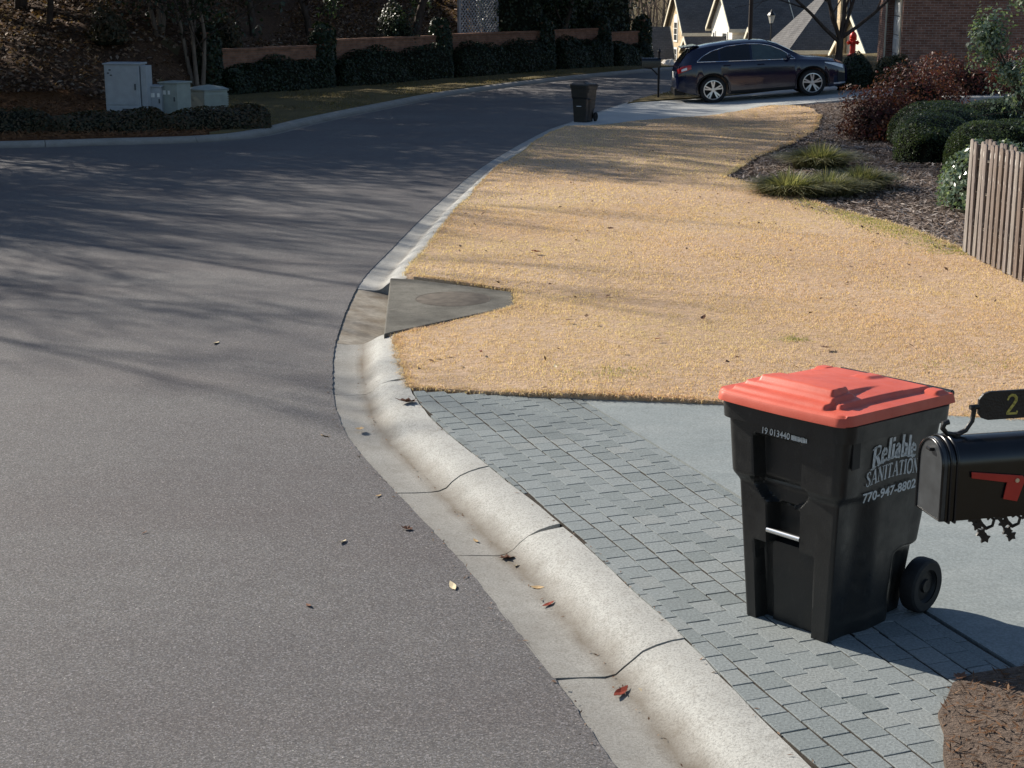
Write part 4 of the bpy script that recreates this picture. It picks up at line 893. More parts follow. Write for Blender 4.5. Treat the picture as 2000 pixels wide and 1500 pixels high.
# distant mailbox on its post by the other drive
fm = empty('mailbox', (4.05, 43.2, float(hR(4.05, 43.2))), 0, 'distant black mailbox on a thin post beside the parked car', 'mailbox')
mb = MB(); mb.tube([(0, 0, -.05), (0, 0, 1.25)], .03, 8); mb.lathe([(.04, 1.24), (.05, 1.27), (.03, 1.33), (0, 1.36)], 8); mb.build('post', M['cast_black'], fm)
mb = MB(); mb.prism([(y, z + .84) for y, z in box_profile(.2, .26)], -.48, .05, 'x'); mb.build('box', M['gloss_black'], fm, smooth=40)
mb = MB(); mb.tube([(-.42, 0, .83), (-.2, 0, .81), (-.03, 0, .64)], .02, 6); mb.build('leaf_bracket', M['cast_black'], fm)

# ---------------------------------------------------------------- shadowbox fence: each picket a part
fence = empty('picket_fence', (5.15, 17.15, .1), 0, 'weathered grey wooden picket fence at the edge of the lawn', 'fence')
fd = Vector((.018, -1, 0)).normalized(); fn = Vector((-1, -.018, 0)).normalized(); rf = random.Random(21)
def picket_mesh(seed):
    r = random.Random(seed); mb = MB(); w_, t = .098 + r.uniform(-.004, .004), .02; h = 1.25 + r.uniform(-.012, .016)
    pr2 = [(-w_ / 2, .0), (w_ / 2, 0), (w_ / 2, h - .03)] + [(w_ / 2 * math.cos(a) * .98, h - .03 + .03 * math.sin(a)) for a in np.linspace(.25, math.pi - .25, 6)] + [(-w_ / 2, h - .03)]
    mb.prism(pr2, -t / 2, t / 2, 'y')
    me = bpy.data.meshes.new('picket'); me.from_pydata(mb.v, [], mb.f); me.materials.append(M['picket']); return me
pm = [picket_mesh(i) for i in range(6)]
frz = math.atan2(fd.y, fd.x)
i = 0; s = .05
while s < 7.2:
    for side in (0, 1):
        ss_ = s + (.083 if side else 0)
        o = mobj('picket', pm[rf.randrange(6)], fence); p = fd * ss_ + fn * (.062 if side == 0 else -.062)
        o.location = (p.x, p.y, .0 + rf.uniform(-.012, .018) + .012 * math.sin(ss_ * 1.3)); o.rotation_euler = (rf.uniform(-.012, .012), rf.uniform(-.01, .01) + (.03 if i == 1 else 0), frz + rf.uniform(-.05, .05)); i += 1
    s += .168
def bar(a, b, w_, h, z):
    mb = MB(); d = (b - a); ln = d.length; mb.box((ln / 2, 0, 0), (ln, w_, h)); o = mb.build('rail', M['cut_wood'], fence, bevel=.004); o.location = (a.x, a.y, z); o.rotation_euler = (0, 0, math.atan2(d.y, d.x)); return o
for z in (.28, .66, 1.02): bar(fd * 0.0, fd * 7.3, .085, .07, z)
for s in (.12, 2.5, 4.9, 7.25):
    mb = MB(); mb.box((0, 0, .58), (.085, .085, 1.26)); o = mb.build('post', M['picket'], fence, bevel=.004); o.location = (fd * s).to_tuple(); o.rotation_euler = (0, 0, frz)

# ---------------------------------------------------------------- shrubs, hedges, grasses
def qsphere(n=14):
    P = []; F = []; g = np.linspace(-1, 1, n + 1)
    for ax in range(3):
        for s in (-1, 1):
            b = len(P); 
            for u in g:
                for v in g:
                    t = [0, 0, 0]; t[ax] = s; t[(ax + 1) % 3] = math.tan(u * math.pi / 4); t[(ax + 2) % 3] = math.tan(v * math.pi / 4); q = Vector(t).normalized(); P.append(tuple(q))
            for i in range(n):
                for j in range(n): q = [b + i * (n + 1) + j, b + (i + 1) * (n + 1) + j, b + (i + 1) * (n + 1) + j + 1, b + i * (n + 1) + j + 1]; F.append(q if s > 0 else q[::-1])
    return np.array(P), np.array(F)
QS = qsphere()
def lump(D, seed, amp=.18, f=2.3):
    r = np.random.default_rng(seed); o = np.zeros(len(D))
    for k in range(5):
        v = r.normal(size=3); v /= np.linalg.norm(v); o += np.sin(D @ v * f * (1 + .45 * k) * 2 + r.uniform(0, 6.28)) / (1 + .5 * k)
    return 1 + amp * o / 2
def superell(D, e):
    """radius of a box-like ellipsoid along unit directions"""
    return 1 / np.power(np.sum(np.abs(D) ** e, 1), 1 / e)
M['core'] = plain('dark_inner_shell', (.014, .016, .01), .9, .1, 0, .4, 14, .03, 18)  # solid dark shell added inside the leaves, stops see-through
def foliage(name, loc, rad, n, L, W, mat, seed, amp=.15, e=2.0, depth=.25, core=.8, flat=0., parent=None, up=.3, base=.0, rz=0., spread=.55):
    """a crown: leaves through the outer shell of a lumpy super-ellipsoid (lower half cut at the ground), around a solid dark shell"""
    r = np.random.default_rng(seed); D = r.normal(size=(n, 3)); D[:, 2] = np.where(D[:, 2] < -base, -D[:, 2] * .9, D[:, 2]) if base < 1 else D[:, 2]
    D /= np.linalg.norm(D, axis=1, keepdims=True); q = superell(D, e) * lump(D, seed, amp) * (1 - depth * r.random(n) ** 1.6)
    C = D * q[:, None] * np.array(rad); N = D / np.array(rad) * min(rad); N = N / np.linalg.norm(N, axis=1, keepdims=True) + r.normal(0, spread, (n, 3)); N[:, 2] += up
    extra = None
    if core:
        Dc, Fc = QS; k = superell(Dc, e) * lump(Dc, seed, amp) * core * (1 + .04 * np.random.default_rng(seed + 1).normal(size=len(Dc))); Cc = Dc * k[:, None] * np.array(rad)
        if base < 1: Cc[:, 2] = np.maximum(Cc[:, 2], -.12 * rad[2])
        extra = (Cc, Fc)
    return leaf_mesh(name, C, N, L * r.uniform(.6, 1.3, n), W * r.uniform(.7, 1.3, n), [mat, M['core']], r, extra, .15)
def stems(n, h, spread, r0, seed, z0=0):
    r = random.Random(seed); mb = MB()
    for i in range(n):
        a = 6.28 * i / n + r.uniform(-.4, .4); d = spread * r.uniform(.5, 1)
        mb.tube([(math.cos(a) * .06, math.sin(a) * .06, -.05 + z0), (math.cos(a) * d * .5, math.sin(a) * d * .5, h * .5 + z0), (math.cos(a) * d, math.sin(a) * d, h + z0)], [r0, r0 * .8, r0 * .4], 5)
    return mb
def shrub(name, loc, rad, n, L, W, mat, seed, label, cat, group=None, nst=5, bark_='bark', rz=0, lift=0.05, **k):
    root = empty(name, loc, rz, label, cat, group)
    f = mobj('foliage', foliage('foliage', None, rad, n, L, W, mat, seed, **k), root); f.location = (0, 0, lift)
    stems(nst, rad[2] * .75, min(rad[:2]) * .5, .015, seed).build('stems', M[bark_], root, kind='stuff')
    return root
def on(x, y, f=hbed): return (x, y, float(f(x, y)))
# liriope clumps
def clump(loc, rx, ry, n, L, seed, label):
    r = np.random.default_rng(seed); a = r.uniform(0, 6.28, n); q = np.sqrt(r.random(n)); x = np.cos(a) * q * rx * .5; y = np.sin(a) * q * ry * .5; ln = .1 + 1.15 * q + r.normal(0, .12, n); b = a + r.normal(0, .5, n)
    root = empty('ornamental_grass', loc, 0, label, 'ornamental grass', 'grass clumps in the mulch bed')
    k = int(n * .55)
    for nm, sl, nn in (('outer_blades', slice(0, k), k), ('inner_blades', slice(k, n), n - k)):
        mobj(nm, blades_mesh(nm, np.c_[x, y, np.zeros(n)][sl], np.c_[np.cos(b) * ln, np.sin(b) * ln, np.ones(n)][sl], (L * r.uniform(.6, 1.2, n))[sl], .02, [M['liriope']]), root)
    return root
clump(on(4.02, 22.2), .75, .7, 2200, .44, 1, 'wide green grass clump at the bed tip, nearest the lawn')
clump(on(4.62, 22.5), .7, .7, 2000, .42, 2, 'green grass clump between the wide clump and the pale straw-tipped one')
clump(on(5.25, 23.2), .7, .7, 2000, .40, 3, 'pale straw-tipped grass clump, the one closest to the fence')
clump(on(5.18, 26.0), .8, .8, 2200, .48, 4, 'dark centred grass clump standing behind the other grasses')
# shrubs in the bed
shrub('nandina', on(7.25, 30.6), (.85, .8, 1.0), 5200, .085, .034, M['nandina'], 31, 'dark red nandina shrub at the end of the pale driveway', 'shrub', 'red shrubs by the brick house', amp=.3, depth=.5, core=.55, up=.1)
for i, (x, y, s, lb) in enumerate([(9.0, 34.6, 1.0, 'red nandina shrub behind the round clipped mound, below the brick corner'), (10.6, 36.9, .95, 'red nandina shrub against the middle of the brick wall'), (12.2, 37.6, .85, 'dark red nandina shrub at the brick wall beside the pale glossy bush')]):
    shrub('nandina', on(x, y), (1.15 * s, 1.0 * s, 1.15 * s), 5000, .085, .036, M['nandina'], 40 + i, lb, 'shrub', 'red shrubs by the brick house', amp=.32, depth=.5, core=.55, up=.1)
shrub('clipped_shrub', on(8.05, 29.2), (.92, 1.0, .74), 15000, .042, .024, M['clipped'], 51, 'round clipped green mound beside the red nandina', 'shrub', 'clipped evergreen shrubs', amp=.06, depth=.1, core=.93, e=2.4, up=.0)
def hedge_run(pts, w_, h, n, seed, label, mat='clipped', L=.042, W=.024, group='clipped evergreen shrubs', name='clipped_hedge', hf=hbed, core=.93, amp=.07, cat='hedge', e=2.6, depth=.1):
    """long hedge with rounded top that follows a path"""
    A = np.array(pts, float); S = np.r_[0, np.cumsum(np.hypot(*np.diff(A, axis=0).T))]; r = np.random.default_rng(seed); tot = S[-1]
    def place(s, ang, q):
        x = np.interp(s, S, A[:, 0]); y = np.interp(s, S, A[:, 1]); e_ = .05
        dx = np.interp(s + e_, S, A[:, 0]) - np.interp(s - e_, S, A[:, 0]); dy = np.interp(s + e_, S, A[:, 1]) - np.interp(s - e_, S, A[:, 1]); l = np.hypot(dx, dy) + 1e-9; nx, ny = dy / l, -dx / l
        endt = np.minimum(s, tot - s) / (w_ * .6); taper = np.sqrt(np.clip(1 - (1 - np.clip(endt, 0, 1)) ** 2, 0, 1)) * .97 + .03
        c, sn = np.cos(ang), np.sin(ang); k = 1 / np.power(np.abs(c) ** e + np.abs(sn) ** e, 1 / e)
        lm = 1 + amp * (np.sin(s * 2.1 + seed) + .7 * np.sin(s * 4.7 + 2 * ang) + .5 * np.sin(ang * 3 + s))
        ox = c * k * w_ / 2 * q * taper * lm; z = sn * k * h * q * (.55 + .45 * taper) * lm
        return np.stack([x + nx * ox, y + ny * ox, hf(x, y) + z], -1), np.stack([nx * c, ny * c, sn], -1)
    sv_ = r.uniform(0, tot, n); ne = int(n * min(.3, w_ * .9 / tot)); te = r.random(ne) ** .5; ee = (1 - np.sqrt(1 - te ** 2)) * w_ * .6; sv_[:ne] = np.where(r.random(ne) < .5, ee, tot - ee)
    C, N = place(sv_, r.uniform(0, math.pi, n), 1 - depth * r.random(n) ** 1.6)
    # leaves over the rounded ends too
    extra = None
    if core:
        sg = np.linspace(0.02, tot - .02, max(8, int(tot / .2))); ag = np.linspace(-.05, math.pi + .05, 14); SG, AG = np.meshgrid(sg, ag, indexing='ij'); Cc, _ = place(SG.ravel(), AG.ravel(), core)
        ii = np.arange(SG.size).reshape(SG.shape); Fc = np.stack([ii[:-1, :-1], ii[:-1, 1:], ii[1:, 1:], ii[1:, :-1]], -1).reshape(-1, 4)
        caps = [[ii[0, j], ii[0, j + 1], ii[0, 12 - j], ii[0, 13 - j]] for j in range(6)] + [[ii[-1, j], ii[-1, j + 1], ii[-1, 12 - j], ii[-1, 13 - j]] for j in range(6)]
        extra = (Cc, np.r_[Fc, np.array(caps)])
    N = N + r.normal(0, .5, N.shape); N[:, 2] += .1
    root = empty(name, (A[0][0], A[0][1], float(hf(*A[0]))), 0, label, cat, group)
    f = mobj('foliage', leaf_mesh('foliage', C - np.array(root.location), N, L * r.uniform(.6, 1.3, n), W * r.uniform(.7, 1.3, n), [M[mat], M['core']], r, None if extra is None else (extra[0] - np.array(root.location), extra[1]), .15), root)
    mb = MB()
    for s in np.linspace(.3, tot - .3, max(2, int(tot / .8))):
        x, y = np.interp(s, S, A[:, 0]) - A[0][0], np.interp(s, S, A[:, 1]) - A[0][1]; mb.tube([(x, y, -.1), (x + .03, y, h * .5)], .018, 5)
    mb.build('stems', M['bark'], root, kind='stuff'); return root
hedge_run([(7.0, 26.3), (7.7, 28.0), (9.0, 29.6), (11.5, 31.0), (14, 31.8)], 1.25, .74, 26000, 61, 'long clipped hedge curving back behind the low mound, middle of the row')
hedge_run([(7.35, 24.9), (8.4, 26.4), (10, 27.3), (12.5, 27.9)], 1.15, .72, 24000, 62, 'clipped hedge curving back just behind the picket fence')
shrub('leafy_shrub', on(6.55, 21.0), (.72, .85, .86), 3600, .075, .042, M['glossy'], 71, 'small glossy leaved shrub tucked against the far end of the fence', 'shrub', nst=7, amp=.12, depth=.35, core=.72, e=2.4, up=.1)
# tall glossy shrub at the picture's right border, several leaders
tall = empty('tall_shrub', on(8.75, 25.2), 0, 'tall pale green glossy bush rising above the fence in front of the brick wall', 'shrub')
mb = MB(); rt = random.Random(9); lobes = [((-1.02, .3, 2.15), (.36, .36, .5), 1200), ((-.3, .1, 3.1), (.6, .55, .7), 2300), ((.12, .1, 1.45), (.9, .9, .9), 4600), ((.3, .3, .8), (.6, .6, .55), 1600), ((.45, .2, 2.4), (.6, .6, .7), 2600), ((-.7, .2, 1.62), (.28, .3, .22), 350)]
C_ = []; N_ = []; r = np.random.default_rng(77)
for (c, rd, n) in lobes:
    D = r.normal(size=(n, 3)); D /= np.linalg.norm(D, axis=1, keepdims=True); q = lump(D, int(n), .4, 2.6) * (1 - .75 * r.random(n) ** 1.3); C_.append(D * q[:, None] * np.array(rd) + np.array(c)); N_.append(D + r.normal(0, .6, (n, 3)) + np.array((-.2, 0, .5)))
    mb.tube([(0, 0, -.1), (c[0] * .4, c[1] * .4, c[2] * .45), (c[0], c[1], c[2] + .2)], [.035, .025, .01], 6)
    for t in range(7):
        e2 = Vector(c) + Vector([rt.gauss(0, .7) * rd[k] for k in range(3)]); mb.tube([(c[0] * .7, c[1] * .7, c[2] * .75), e2.to_tuple()], [.012, .004], 4)
C_ = np.concatenate(C_); N_ = np.concatenate(N_)
mobj('foliage', leaf_mesh('foliage', C_, N_, .082 * r.uniform(.6, 1.3, len(C_)), .046 * r.uniform(.7, 1.3, len(C_)), [M['glossy']], r, None, .15), tall); mb.build('stems', M['bark'], tall, kind='stuff')
# boxwoods by the garage
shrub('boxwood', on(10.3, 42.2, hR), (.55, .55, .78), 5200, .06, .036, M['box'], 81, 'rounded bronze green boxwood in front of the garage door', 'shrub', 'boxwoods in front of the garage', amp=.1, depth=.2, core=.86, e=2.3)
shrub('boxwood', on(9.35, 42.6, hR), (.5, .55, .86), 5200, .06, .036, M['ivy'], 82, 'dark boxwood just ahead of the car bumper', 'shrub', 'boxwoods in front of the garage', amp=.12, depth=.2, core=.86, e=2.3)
# roadside low hedge in front of the cabinets
for i, (a, b, lb) in enumerate([((-13.6, 31.9), (-9.6, 32.6), 'low brown-green hedge at the kerb in the left corner'), ((-9.7, 32.6), (-7.4, 33.1), 'low brown-green hedge directly in front of the utility cabinets'), ((-7.6, 33.1), (-5.3, 34.0), 'low brown-green hedge end in front of the louvred box, beside the verge')]):
    hedge_run([a, ((a[0] + b[0]) / 2, (a[1] + b[1]) / 2 + .05), b], 1.25, .46, 5200, 90 + i, lb, 'hedge_dull', .075, .045, 'low hedges along the opposite kerb', 'low_hedge', lambda X, Y: hL(X, Y) - .02, .82, .12, 'hedge', 2.2, .3)
# ---------------------------------------------------------------- utility cabinets across the road
def cabinet(name, x, y, rz, w_, d, h, mat, label, kind):
    root = empty(name, (x, y, float(hL(x, y)) - .05), rz, label, 'utility cabinet', 'utility cabinets across the road')
    mb = MB(); mb.box((0, 0, h / 2), (w_, d, h)); mb.build('body', mat, root, bevel=.012)
    mb = MB(); mb.prism([(-d / 2 - .03, h), (d / 2 + .03, h), (d / 2 + .03, h + .045), (-d / 2 - .03, h + .03)], -w_ / 2 - .03, w_ / 2 + .03, 'x'); mb.build('lid', mat, root, bevel=.008)
    mb = MB(); mb.box((0, 0, .03), (w_ + .14, d + .14, .1)); mb.build('base', M['pale_pad'], root)
    f = -d / 2 - .006
    if kind == 'tall':
        mb = MB(); mb.box((0, f, h * .6), (w_ * .9, .014, h * .72)); dr = mb.build('door', mat, root, bevel=.004)
        mb = MB(); mb.box((0, f - .002, h * .12), (w_ * .9, .014, h * .18)); mb.build('lower_panel', mat, root, bevel=.004)
        mb = MB(); mb.box((w_ * .12, f - .012, h * .11), (w_ * .28, .012, h * .12)); mb.build('vent', M['utility_mark'], root)
        mb = MB(); mb.box((w_ * .38, f - .014, h * .58), (.03, .03, .14)); mb.build('handle', M['utility_mark'], dr)
        mb = MB()
        for a, b in ((-.33, .9), (-.38, .84), (-.3, .8)): mb = MB(); mb.box((a * w_, f - .011, h * b), (.05, .006, .03)); mb.build('sticker', M['utility_mark'], dr)
        mb = MB(); mb.box((w_ / 2 + .09, 0, h * .5), (.14, d * .8, h * .96)); mb.build('side_box', mat, root, bevel=.008)
    elif kind == 'box':
        mb = MB(); mb.box((0, f, h * .52), (w_ * .86, .014, h * .84)); dr = mb.build('door', mat, root, bevel=.004)
        mb = MB(); mb.box((-w_ * .2, f - .011, h * .74), (.09, .006, .1)); mb.build('sticker', M['white'], dr); mb = MB(); mb.box((-w_ * .2 + .14, f - .011, h * .74), (.06, .006, .09)); mb.build('sticker', M['white'], dr)
        mb = MB(); mb.box((w_ * .36, f - .014, h * .55), (.03, .03, .1)); mb.build('handle', M['utility_mark'], dr)
    else:
        mb = MB()
        for k in range(9): mb.box((0, 0, .12 + k * (h - .16) / 9), (w_ + .03, d + .03, .022))
        mb.build('louvre_panel', mat, root, kind='stuff')
        mb = MB(); a_ = w_ / 2 + .04; mb.add([(-a_, -a_, h + .04), (a_, -a_, h + .04), (a_, a_, h + .04), (-a_, a_, h + .04), (-a_ * .7, -a_ * .7, h + .1), (a_ * .7, -a_ * .7, h + .1), (a_ * .7, a_ * .7, h + .1), (-a_ * .7, a_ * .7, h + .1), (0, 0, h + .15)], [(0, 1, 5, 4), (1, 2, 6, 5), (2, 3, 7, 6), (3, 0, 4, 7), (4, 5, 8), (5, 6, 8), (6, 7, 8), (7, 4, 8)]); mb.build('domed_cap', mat, root, smooth=60)
    return root
M['pale_pad'] = plain('pad_concrete', (.25, .24, .22), .9, .2)
cabinet('utility_cabinet', -9.12, 36.9, R(-6), .84, .5, 1.22, M['utility_grey'], 'tall pale grey utility cabinet with a flat lid, tallest of the cabinets', 'tall')
cabinet('utility_cabinet', -8.42, 37.1, R(-6), .28, .4, .72, M['utility_grey'], 'narrow grey pedestal squeezed between the tall and the square cabinet', 'box')
cabinet('utility_cabinet', -8.03, 37.2, R(-28), .54, .5, .80, M['utility'], 'square pale green utility box with white stickers on its door', 'box')
cabinet('utility_cabinet', -7.5, 38.6, R(42), .66, .66, .54, M['utility'], 'low louvred pale green box beside the tree trunk', 'louvre')

# ---------------------------------------------------------------- brick garden wall in stepped panels, with hedges against it
gwall = empty('brick_wall', (WALLA[0], WALLA[1], 0), 0, 'long red brick garden wall of stepped panels and piers along the far road', 'wall')
arz = math.atan2(WD[1], WD[0])
def wpt(t, off, z=0): p = WD * t + WN * off; return (p[0], p[1], z)
pans = [(.0, 4.35, 1.38), (5.05, 10.7, 1.53), (11.35, 17.4, 1.56), (18.1, 21.75, 1.58), (22.4, 25.2, 1.40)]
def wallbox(t0, t1, o0, o1, z0, z1, name, mat, par):
    mb = MB(); A = [wpt(t0, o0), wpt(t1, o0), wpt(t1, o1), wpt(t0, o1)]
    lo = [(x, y, z0) for x, y, _ in A]; hi = [(x, y, z1) for x, y, _ in A]
    for i in range(4): mb.quad_uv([lo[i], lo[(i + 1) % 4], hi[(i + 1) % 4], hi[i]])
    mb.quad_uv(hi); return mb.build(name, mat, par)
for t0, t1, z in pans:
    wallbox(t0, t1, 0, .22, -1.2, z - .07, 'wall_panel', M['brick_wall'], gwall); wallbox(t0 + .002, t1 - .002, -.03, .25, z - .068, z, 'coping', M['brick_wall'], gwall)
prs = [-.34, 4.7, 11.02, 17.75, 22.08, 25.55]
for t in prs:
    p_ = wallbox(t - .22, t + .22, -.1, .34, -1.2, 1.78, 'pier', M['brick_wall'], gwall); wallbox(t - .27, t + .27, -.15, .39, 1.782, 1.86, 'pier_cap', M['brick_wall'], p_)
hw = lambda X, Y: hL(X, Y) - .05
lbs = ['dark green hedge against the brick wall panel nearest the cabinets', 'dark green hedge against the second brick wall panel from the cabinets', 'dark green hedge against the middle brick wall panel', 'dark green hedge against the fourth brick wall panel from the cabinets', 'dark green hedge end at the wall panel nearest the parked car']
for i, ((t0, t1, z), lb) in enumerate(zip(pans, lbs)):
    a = WALLA + WD * (t0 - .2) - WN * .38; b = WALLA + WD * (t1 + .2) - WN * .38
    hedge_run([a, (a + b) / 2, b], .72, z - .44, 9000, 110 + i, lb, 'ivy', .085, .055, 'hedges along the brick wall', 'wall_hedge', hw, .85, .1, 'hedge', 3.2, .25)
for i, t in enumerate(prs):
    p = WALLA + WD * t + WN * .1
    o = mobj('pier_ivy', foliage('pier_ivy', None, (.42, .42, 1.05), 4200, .11, .075, M['ivy'], 130 + i, amp=.12, depth=.2, core=0, e=3.2, base=2), gwall); o.location = (p[0] - WALLA[0], p[1] - WALLA[1], .98)
# pale lattice screen behind the wall
lat = empty('lattice_screen', (-1.9, 57.4, float(hL(-1.9, 57.4)) - .1), arz - .1, 'pale diagonal lattice screen standing behind the brick wall', 'screen')
mb = MB(); hh, ww = 1.75, 2.1
for k in np.arange(-hh, ww, .17):
    a = (max(k, 0), max(-k, 0)); b = (min(k + hh, ww), min(ww - k, hh))
    for s in (0, 1):
        P, Q = (a, b) if not s else ((ww - a[0], a[1]), (ww - b[0], b[1])); d = Vector((Q[0] - P[0], Q[1] - P[1]))
        if d.length < .1: continue
        nn = Vector((-d.y, d.x)).normalized() * .022; y = -.012 if s else .012
        mb.prism([(P[0] - nn.x, P[1] - nn.y), (Q[0] - nn.x, Q[1] - nn.y), (Q[0] + nn.x, Q[1] + nn.y), (P[0] + nn.x, P[1] + nn.y)], y - .006, y + .006, 'y')
mb.build('lattice_strips', M['lattice'], lat, kind='stuff')
for x in (-.04, ww + .04): mb = MB(); mb.box((x, 0, hh / 2), (.09, .09, hh + .3)); mb.build('post', M['lattice'], lat)

# ---------------------------------------------------------------- trees
def rot_about(d, ang, az):
    a = d.orthogonal().normalized(); b = d.cross(a); return (d * math.cos(ang) + (a * math.cos(az) + b * math.sin(az)) * math.sin(ang)).normalized()
def grow(rng, p, d, L, r, lev, mx, segs, tips, prm):
    ns = prm['ns'][min(lev, len(prm['ns']) - 1)]; pts = []
    for i in range(ns):
        d = (d + Vector((rng.gauss(0, 1), rng.gauss(0, 1), rng.gauss(0, 1))) * prm['jit'] + Vector((0, 0, prm['up'][min(lev, len(prm['up']) - 1)]))).normalized()
        q = p + d * (L / ns); r2 = r * (prm['tp'] if lev else prm['tp0']); segs.append((tuple(p), tuple(q), r, r2, lev)); p, r = q, r2; pts.append((p.copy(), d.copy(), r))
    if lev >= mx: tips.append((p, d)); return
    n = prm['nc'][min(lev, len(prm['nc']) - 1)]
    for i in range(n):
        f = prm['f0'] + (1 - prm['f0']) * (i + rng.random()) / n if lev == 0 else .3 + .7 * (i + rng.random()) / n
        k = min(ns - 1, int(f * ns)); q, dd, rr = pts[k]; q = q - dd * (L / ns) * (1 - (f * ns - k))
        grow(rng, q, rot_about(dd, rng.uniform(*prm['sp']), rng.uniform(0, 6.28)), L * rng.uniform(*prm['lr']) * (1 - prm['cone'] * f if lev == 0 else 1), max(rr * prm['rr'], .009), lev + 1, mx, segs, tips, prm)
    grow(rng, p, d, L * .45, r, lev + 1, mx, segs, tips, prm)
BARE = dict(ns=[7, 5, 4, 3, 2], jit=.1, up=[.12, .05, .03, .0], tp=.86, tp0=.9, nc=[8, 5, 5, 4], f0=.32, sp=(.5, 1.0), lr=(.42, .62), rr=.55, cone=.35)
EVER = dict(ns=[9, 4, 3], jit=.08, up=[.0, .02, .0], tp=.85, tp0=.88, nc=[26, 7, 4], f0=.14, sp=(1.05, 1.45), lr=(.26, .38), rr=.34, cone=.62)
BROAD = dict(ns=[7, 4, 3, 2], jit=.14, up=[.03, .06, .03], tp=.85, tp0=.9, nc=[10, 6, 5], f0=.28, sp=(.6, 1.15), lr=(.4, .6), rr=.5, cone=.25)
TC = {}
def tree_data(key, prm, H_, r0, mx, seed, leaf=None):
    rng = random.Random(seed); segs = []; tips = []
    grow(rng, Vector((0, 0, -.3)), Vector((0, 0, 1)), H_, r0, 0, mx, segs, tips, prm)
    big = [s[:4] for s in segs if s[4] <= 1]; small = [s[:4] for s in segs if s[4] > 1]
    c, f = seg_tubes(big, 7); tr = np_mesh('trunk', c, f, [M[leaf[4] if leaf and len(leaf) > 4 else 'bark']], smooth=True)
    parts = [('trunk', tr)]
    if small: c, f = seg_tubes(small, 3); parts.append(('branches', np_mesh('branches', c, f, [M['bark']])))
    if leaf:
        per, L, W, mat = leaf[:4]; r = np.random.default_rng(seed); T = np.array([tuple(t[0]) for t in tips]); C = np.repeat(T, per, 0) + r.normal(0, leaf[5] if len(leaf) > 5 else .22, (len(T) * per, 3)); N = r.normal(size=C.shape); N[:, 2] += .5
        parts.append(('crown', leaf_mesh('crown', C, N, L * r.uniform(.6, 1.3, len(C)), W * r.uniform(.7, 1.3, len(C)), [M[mat]], r, None, .15)))
        print('TREE', key, len(segs), len(C))
    else: print('TREE', key, len(segs))
    TC[key] = parts
tree_data('oak', BARE, 10.5, .19, 4, 3); tree_data('oak2', BARE, 9.5, .16, 4, 8)
UPR = dict(BARE); UPR.update(sp=(.22, .6), nc=[11, 6, 5, 4], lr=(.45, .68), up=[.14, .1, .06, .03], f0=.22, cone=.2)
tree_data('upright', UPR, 10.0, .17, 4, 14)
tree_data('spruce', EVER, 9.5, .17, 2, 5, (40, .22, .075, 'evergreen', 'bark', .2))
tree_data('holly', BROAD, 7.8, .14, 3, 6, (26, .19, .11, 'evergreen', 'bark', .3))
tree_data('magnolia', BROAD, 6.6, .13, 3, 12, (14, .2, .1, 'ivy', 'bark_pale', .28))
def tree(key, name, x, y, s, rz, label, group, hf=hL, cat='tree', sz=1.):
    root = empty(name, (x, y, float(hf(x, y))), rz, label, cat, group); root.scale = (s, s, s * sz)
    for nm, me in TC[key]: mobj(nm, me, root)
    return root
EXEC_TREES = [
 ('spruce', 'evergreen_tree', -6.6, 51.5, .72, 0), ('spruce', 'evergreen_tree', -10.5, 47.8, .8, 1.2), ('holly', 'holly_tree', -13.0, 44.2, .72, .5), ('holly', 'holly_tree', -16.2, 40.6, .85, 2.2),
 ('spruce', 'evergreen_tree', -3.4, 55.6, .95, 2.5), ('holly', 'holly_tree', .3, 60.3, .95, 3.1), ('spruce', 'evergreen_tree', 2.2, 62.7, .95, 4.0), ('spruce', 'evergreen_tree', 3.3, 66.5, .9, .9),
 ('holly', 'holly_tree', -17.5, 47.5, 1.1, 4.4), ('spruce', 'evergreen_tree', -14.2, 52.5, .85, 5.0), ('holly', 'holly_tree', -9.4, 55.8, 1.1, 1.9), ('holly', 'holly_tree', -20.5, 37.2, 1.05, 3.3),
 ('holly', 'holly_tree', -14.9, 38.6, 1.0, 5.5), ('spruce', 'evergreen_tree', -19.6, 33.6, 1.05, .4), ('holly', 'holly_tree', -6.2, 54.6, 1.05, 2.9), ('holly', 'holly_tree', -1.2, 58.9, 1.0, 5.1), ('spruce', 'evergreen_tree', 1.9, 61.4, .85, 3.3), ('holly', 'holly_tree', -3.0, 62.5, 1.1, 1.4), ('holly', 'holly_tree', -21.5, 45.5, 1.1, .9), ('holly', 'holly_tree', -24.0, 41.0, 1.05, 2.6), ('spruce', 'evergreen_tree', -19.0, 43.4, 1.05, 3.7), ('holly', 'holly_tree', -22.8, 35.5, 1.0, 5.2), ('spruce', 'evergreen_tree', -25.5, 48.5, 1.15, 1.6), ('holly', 'holly_tree', -18.0, 53.5, 1.15, 4.7)]
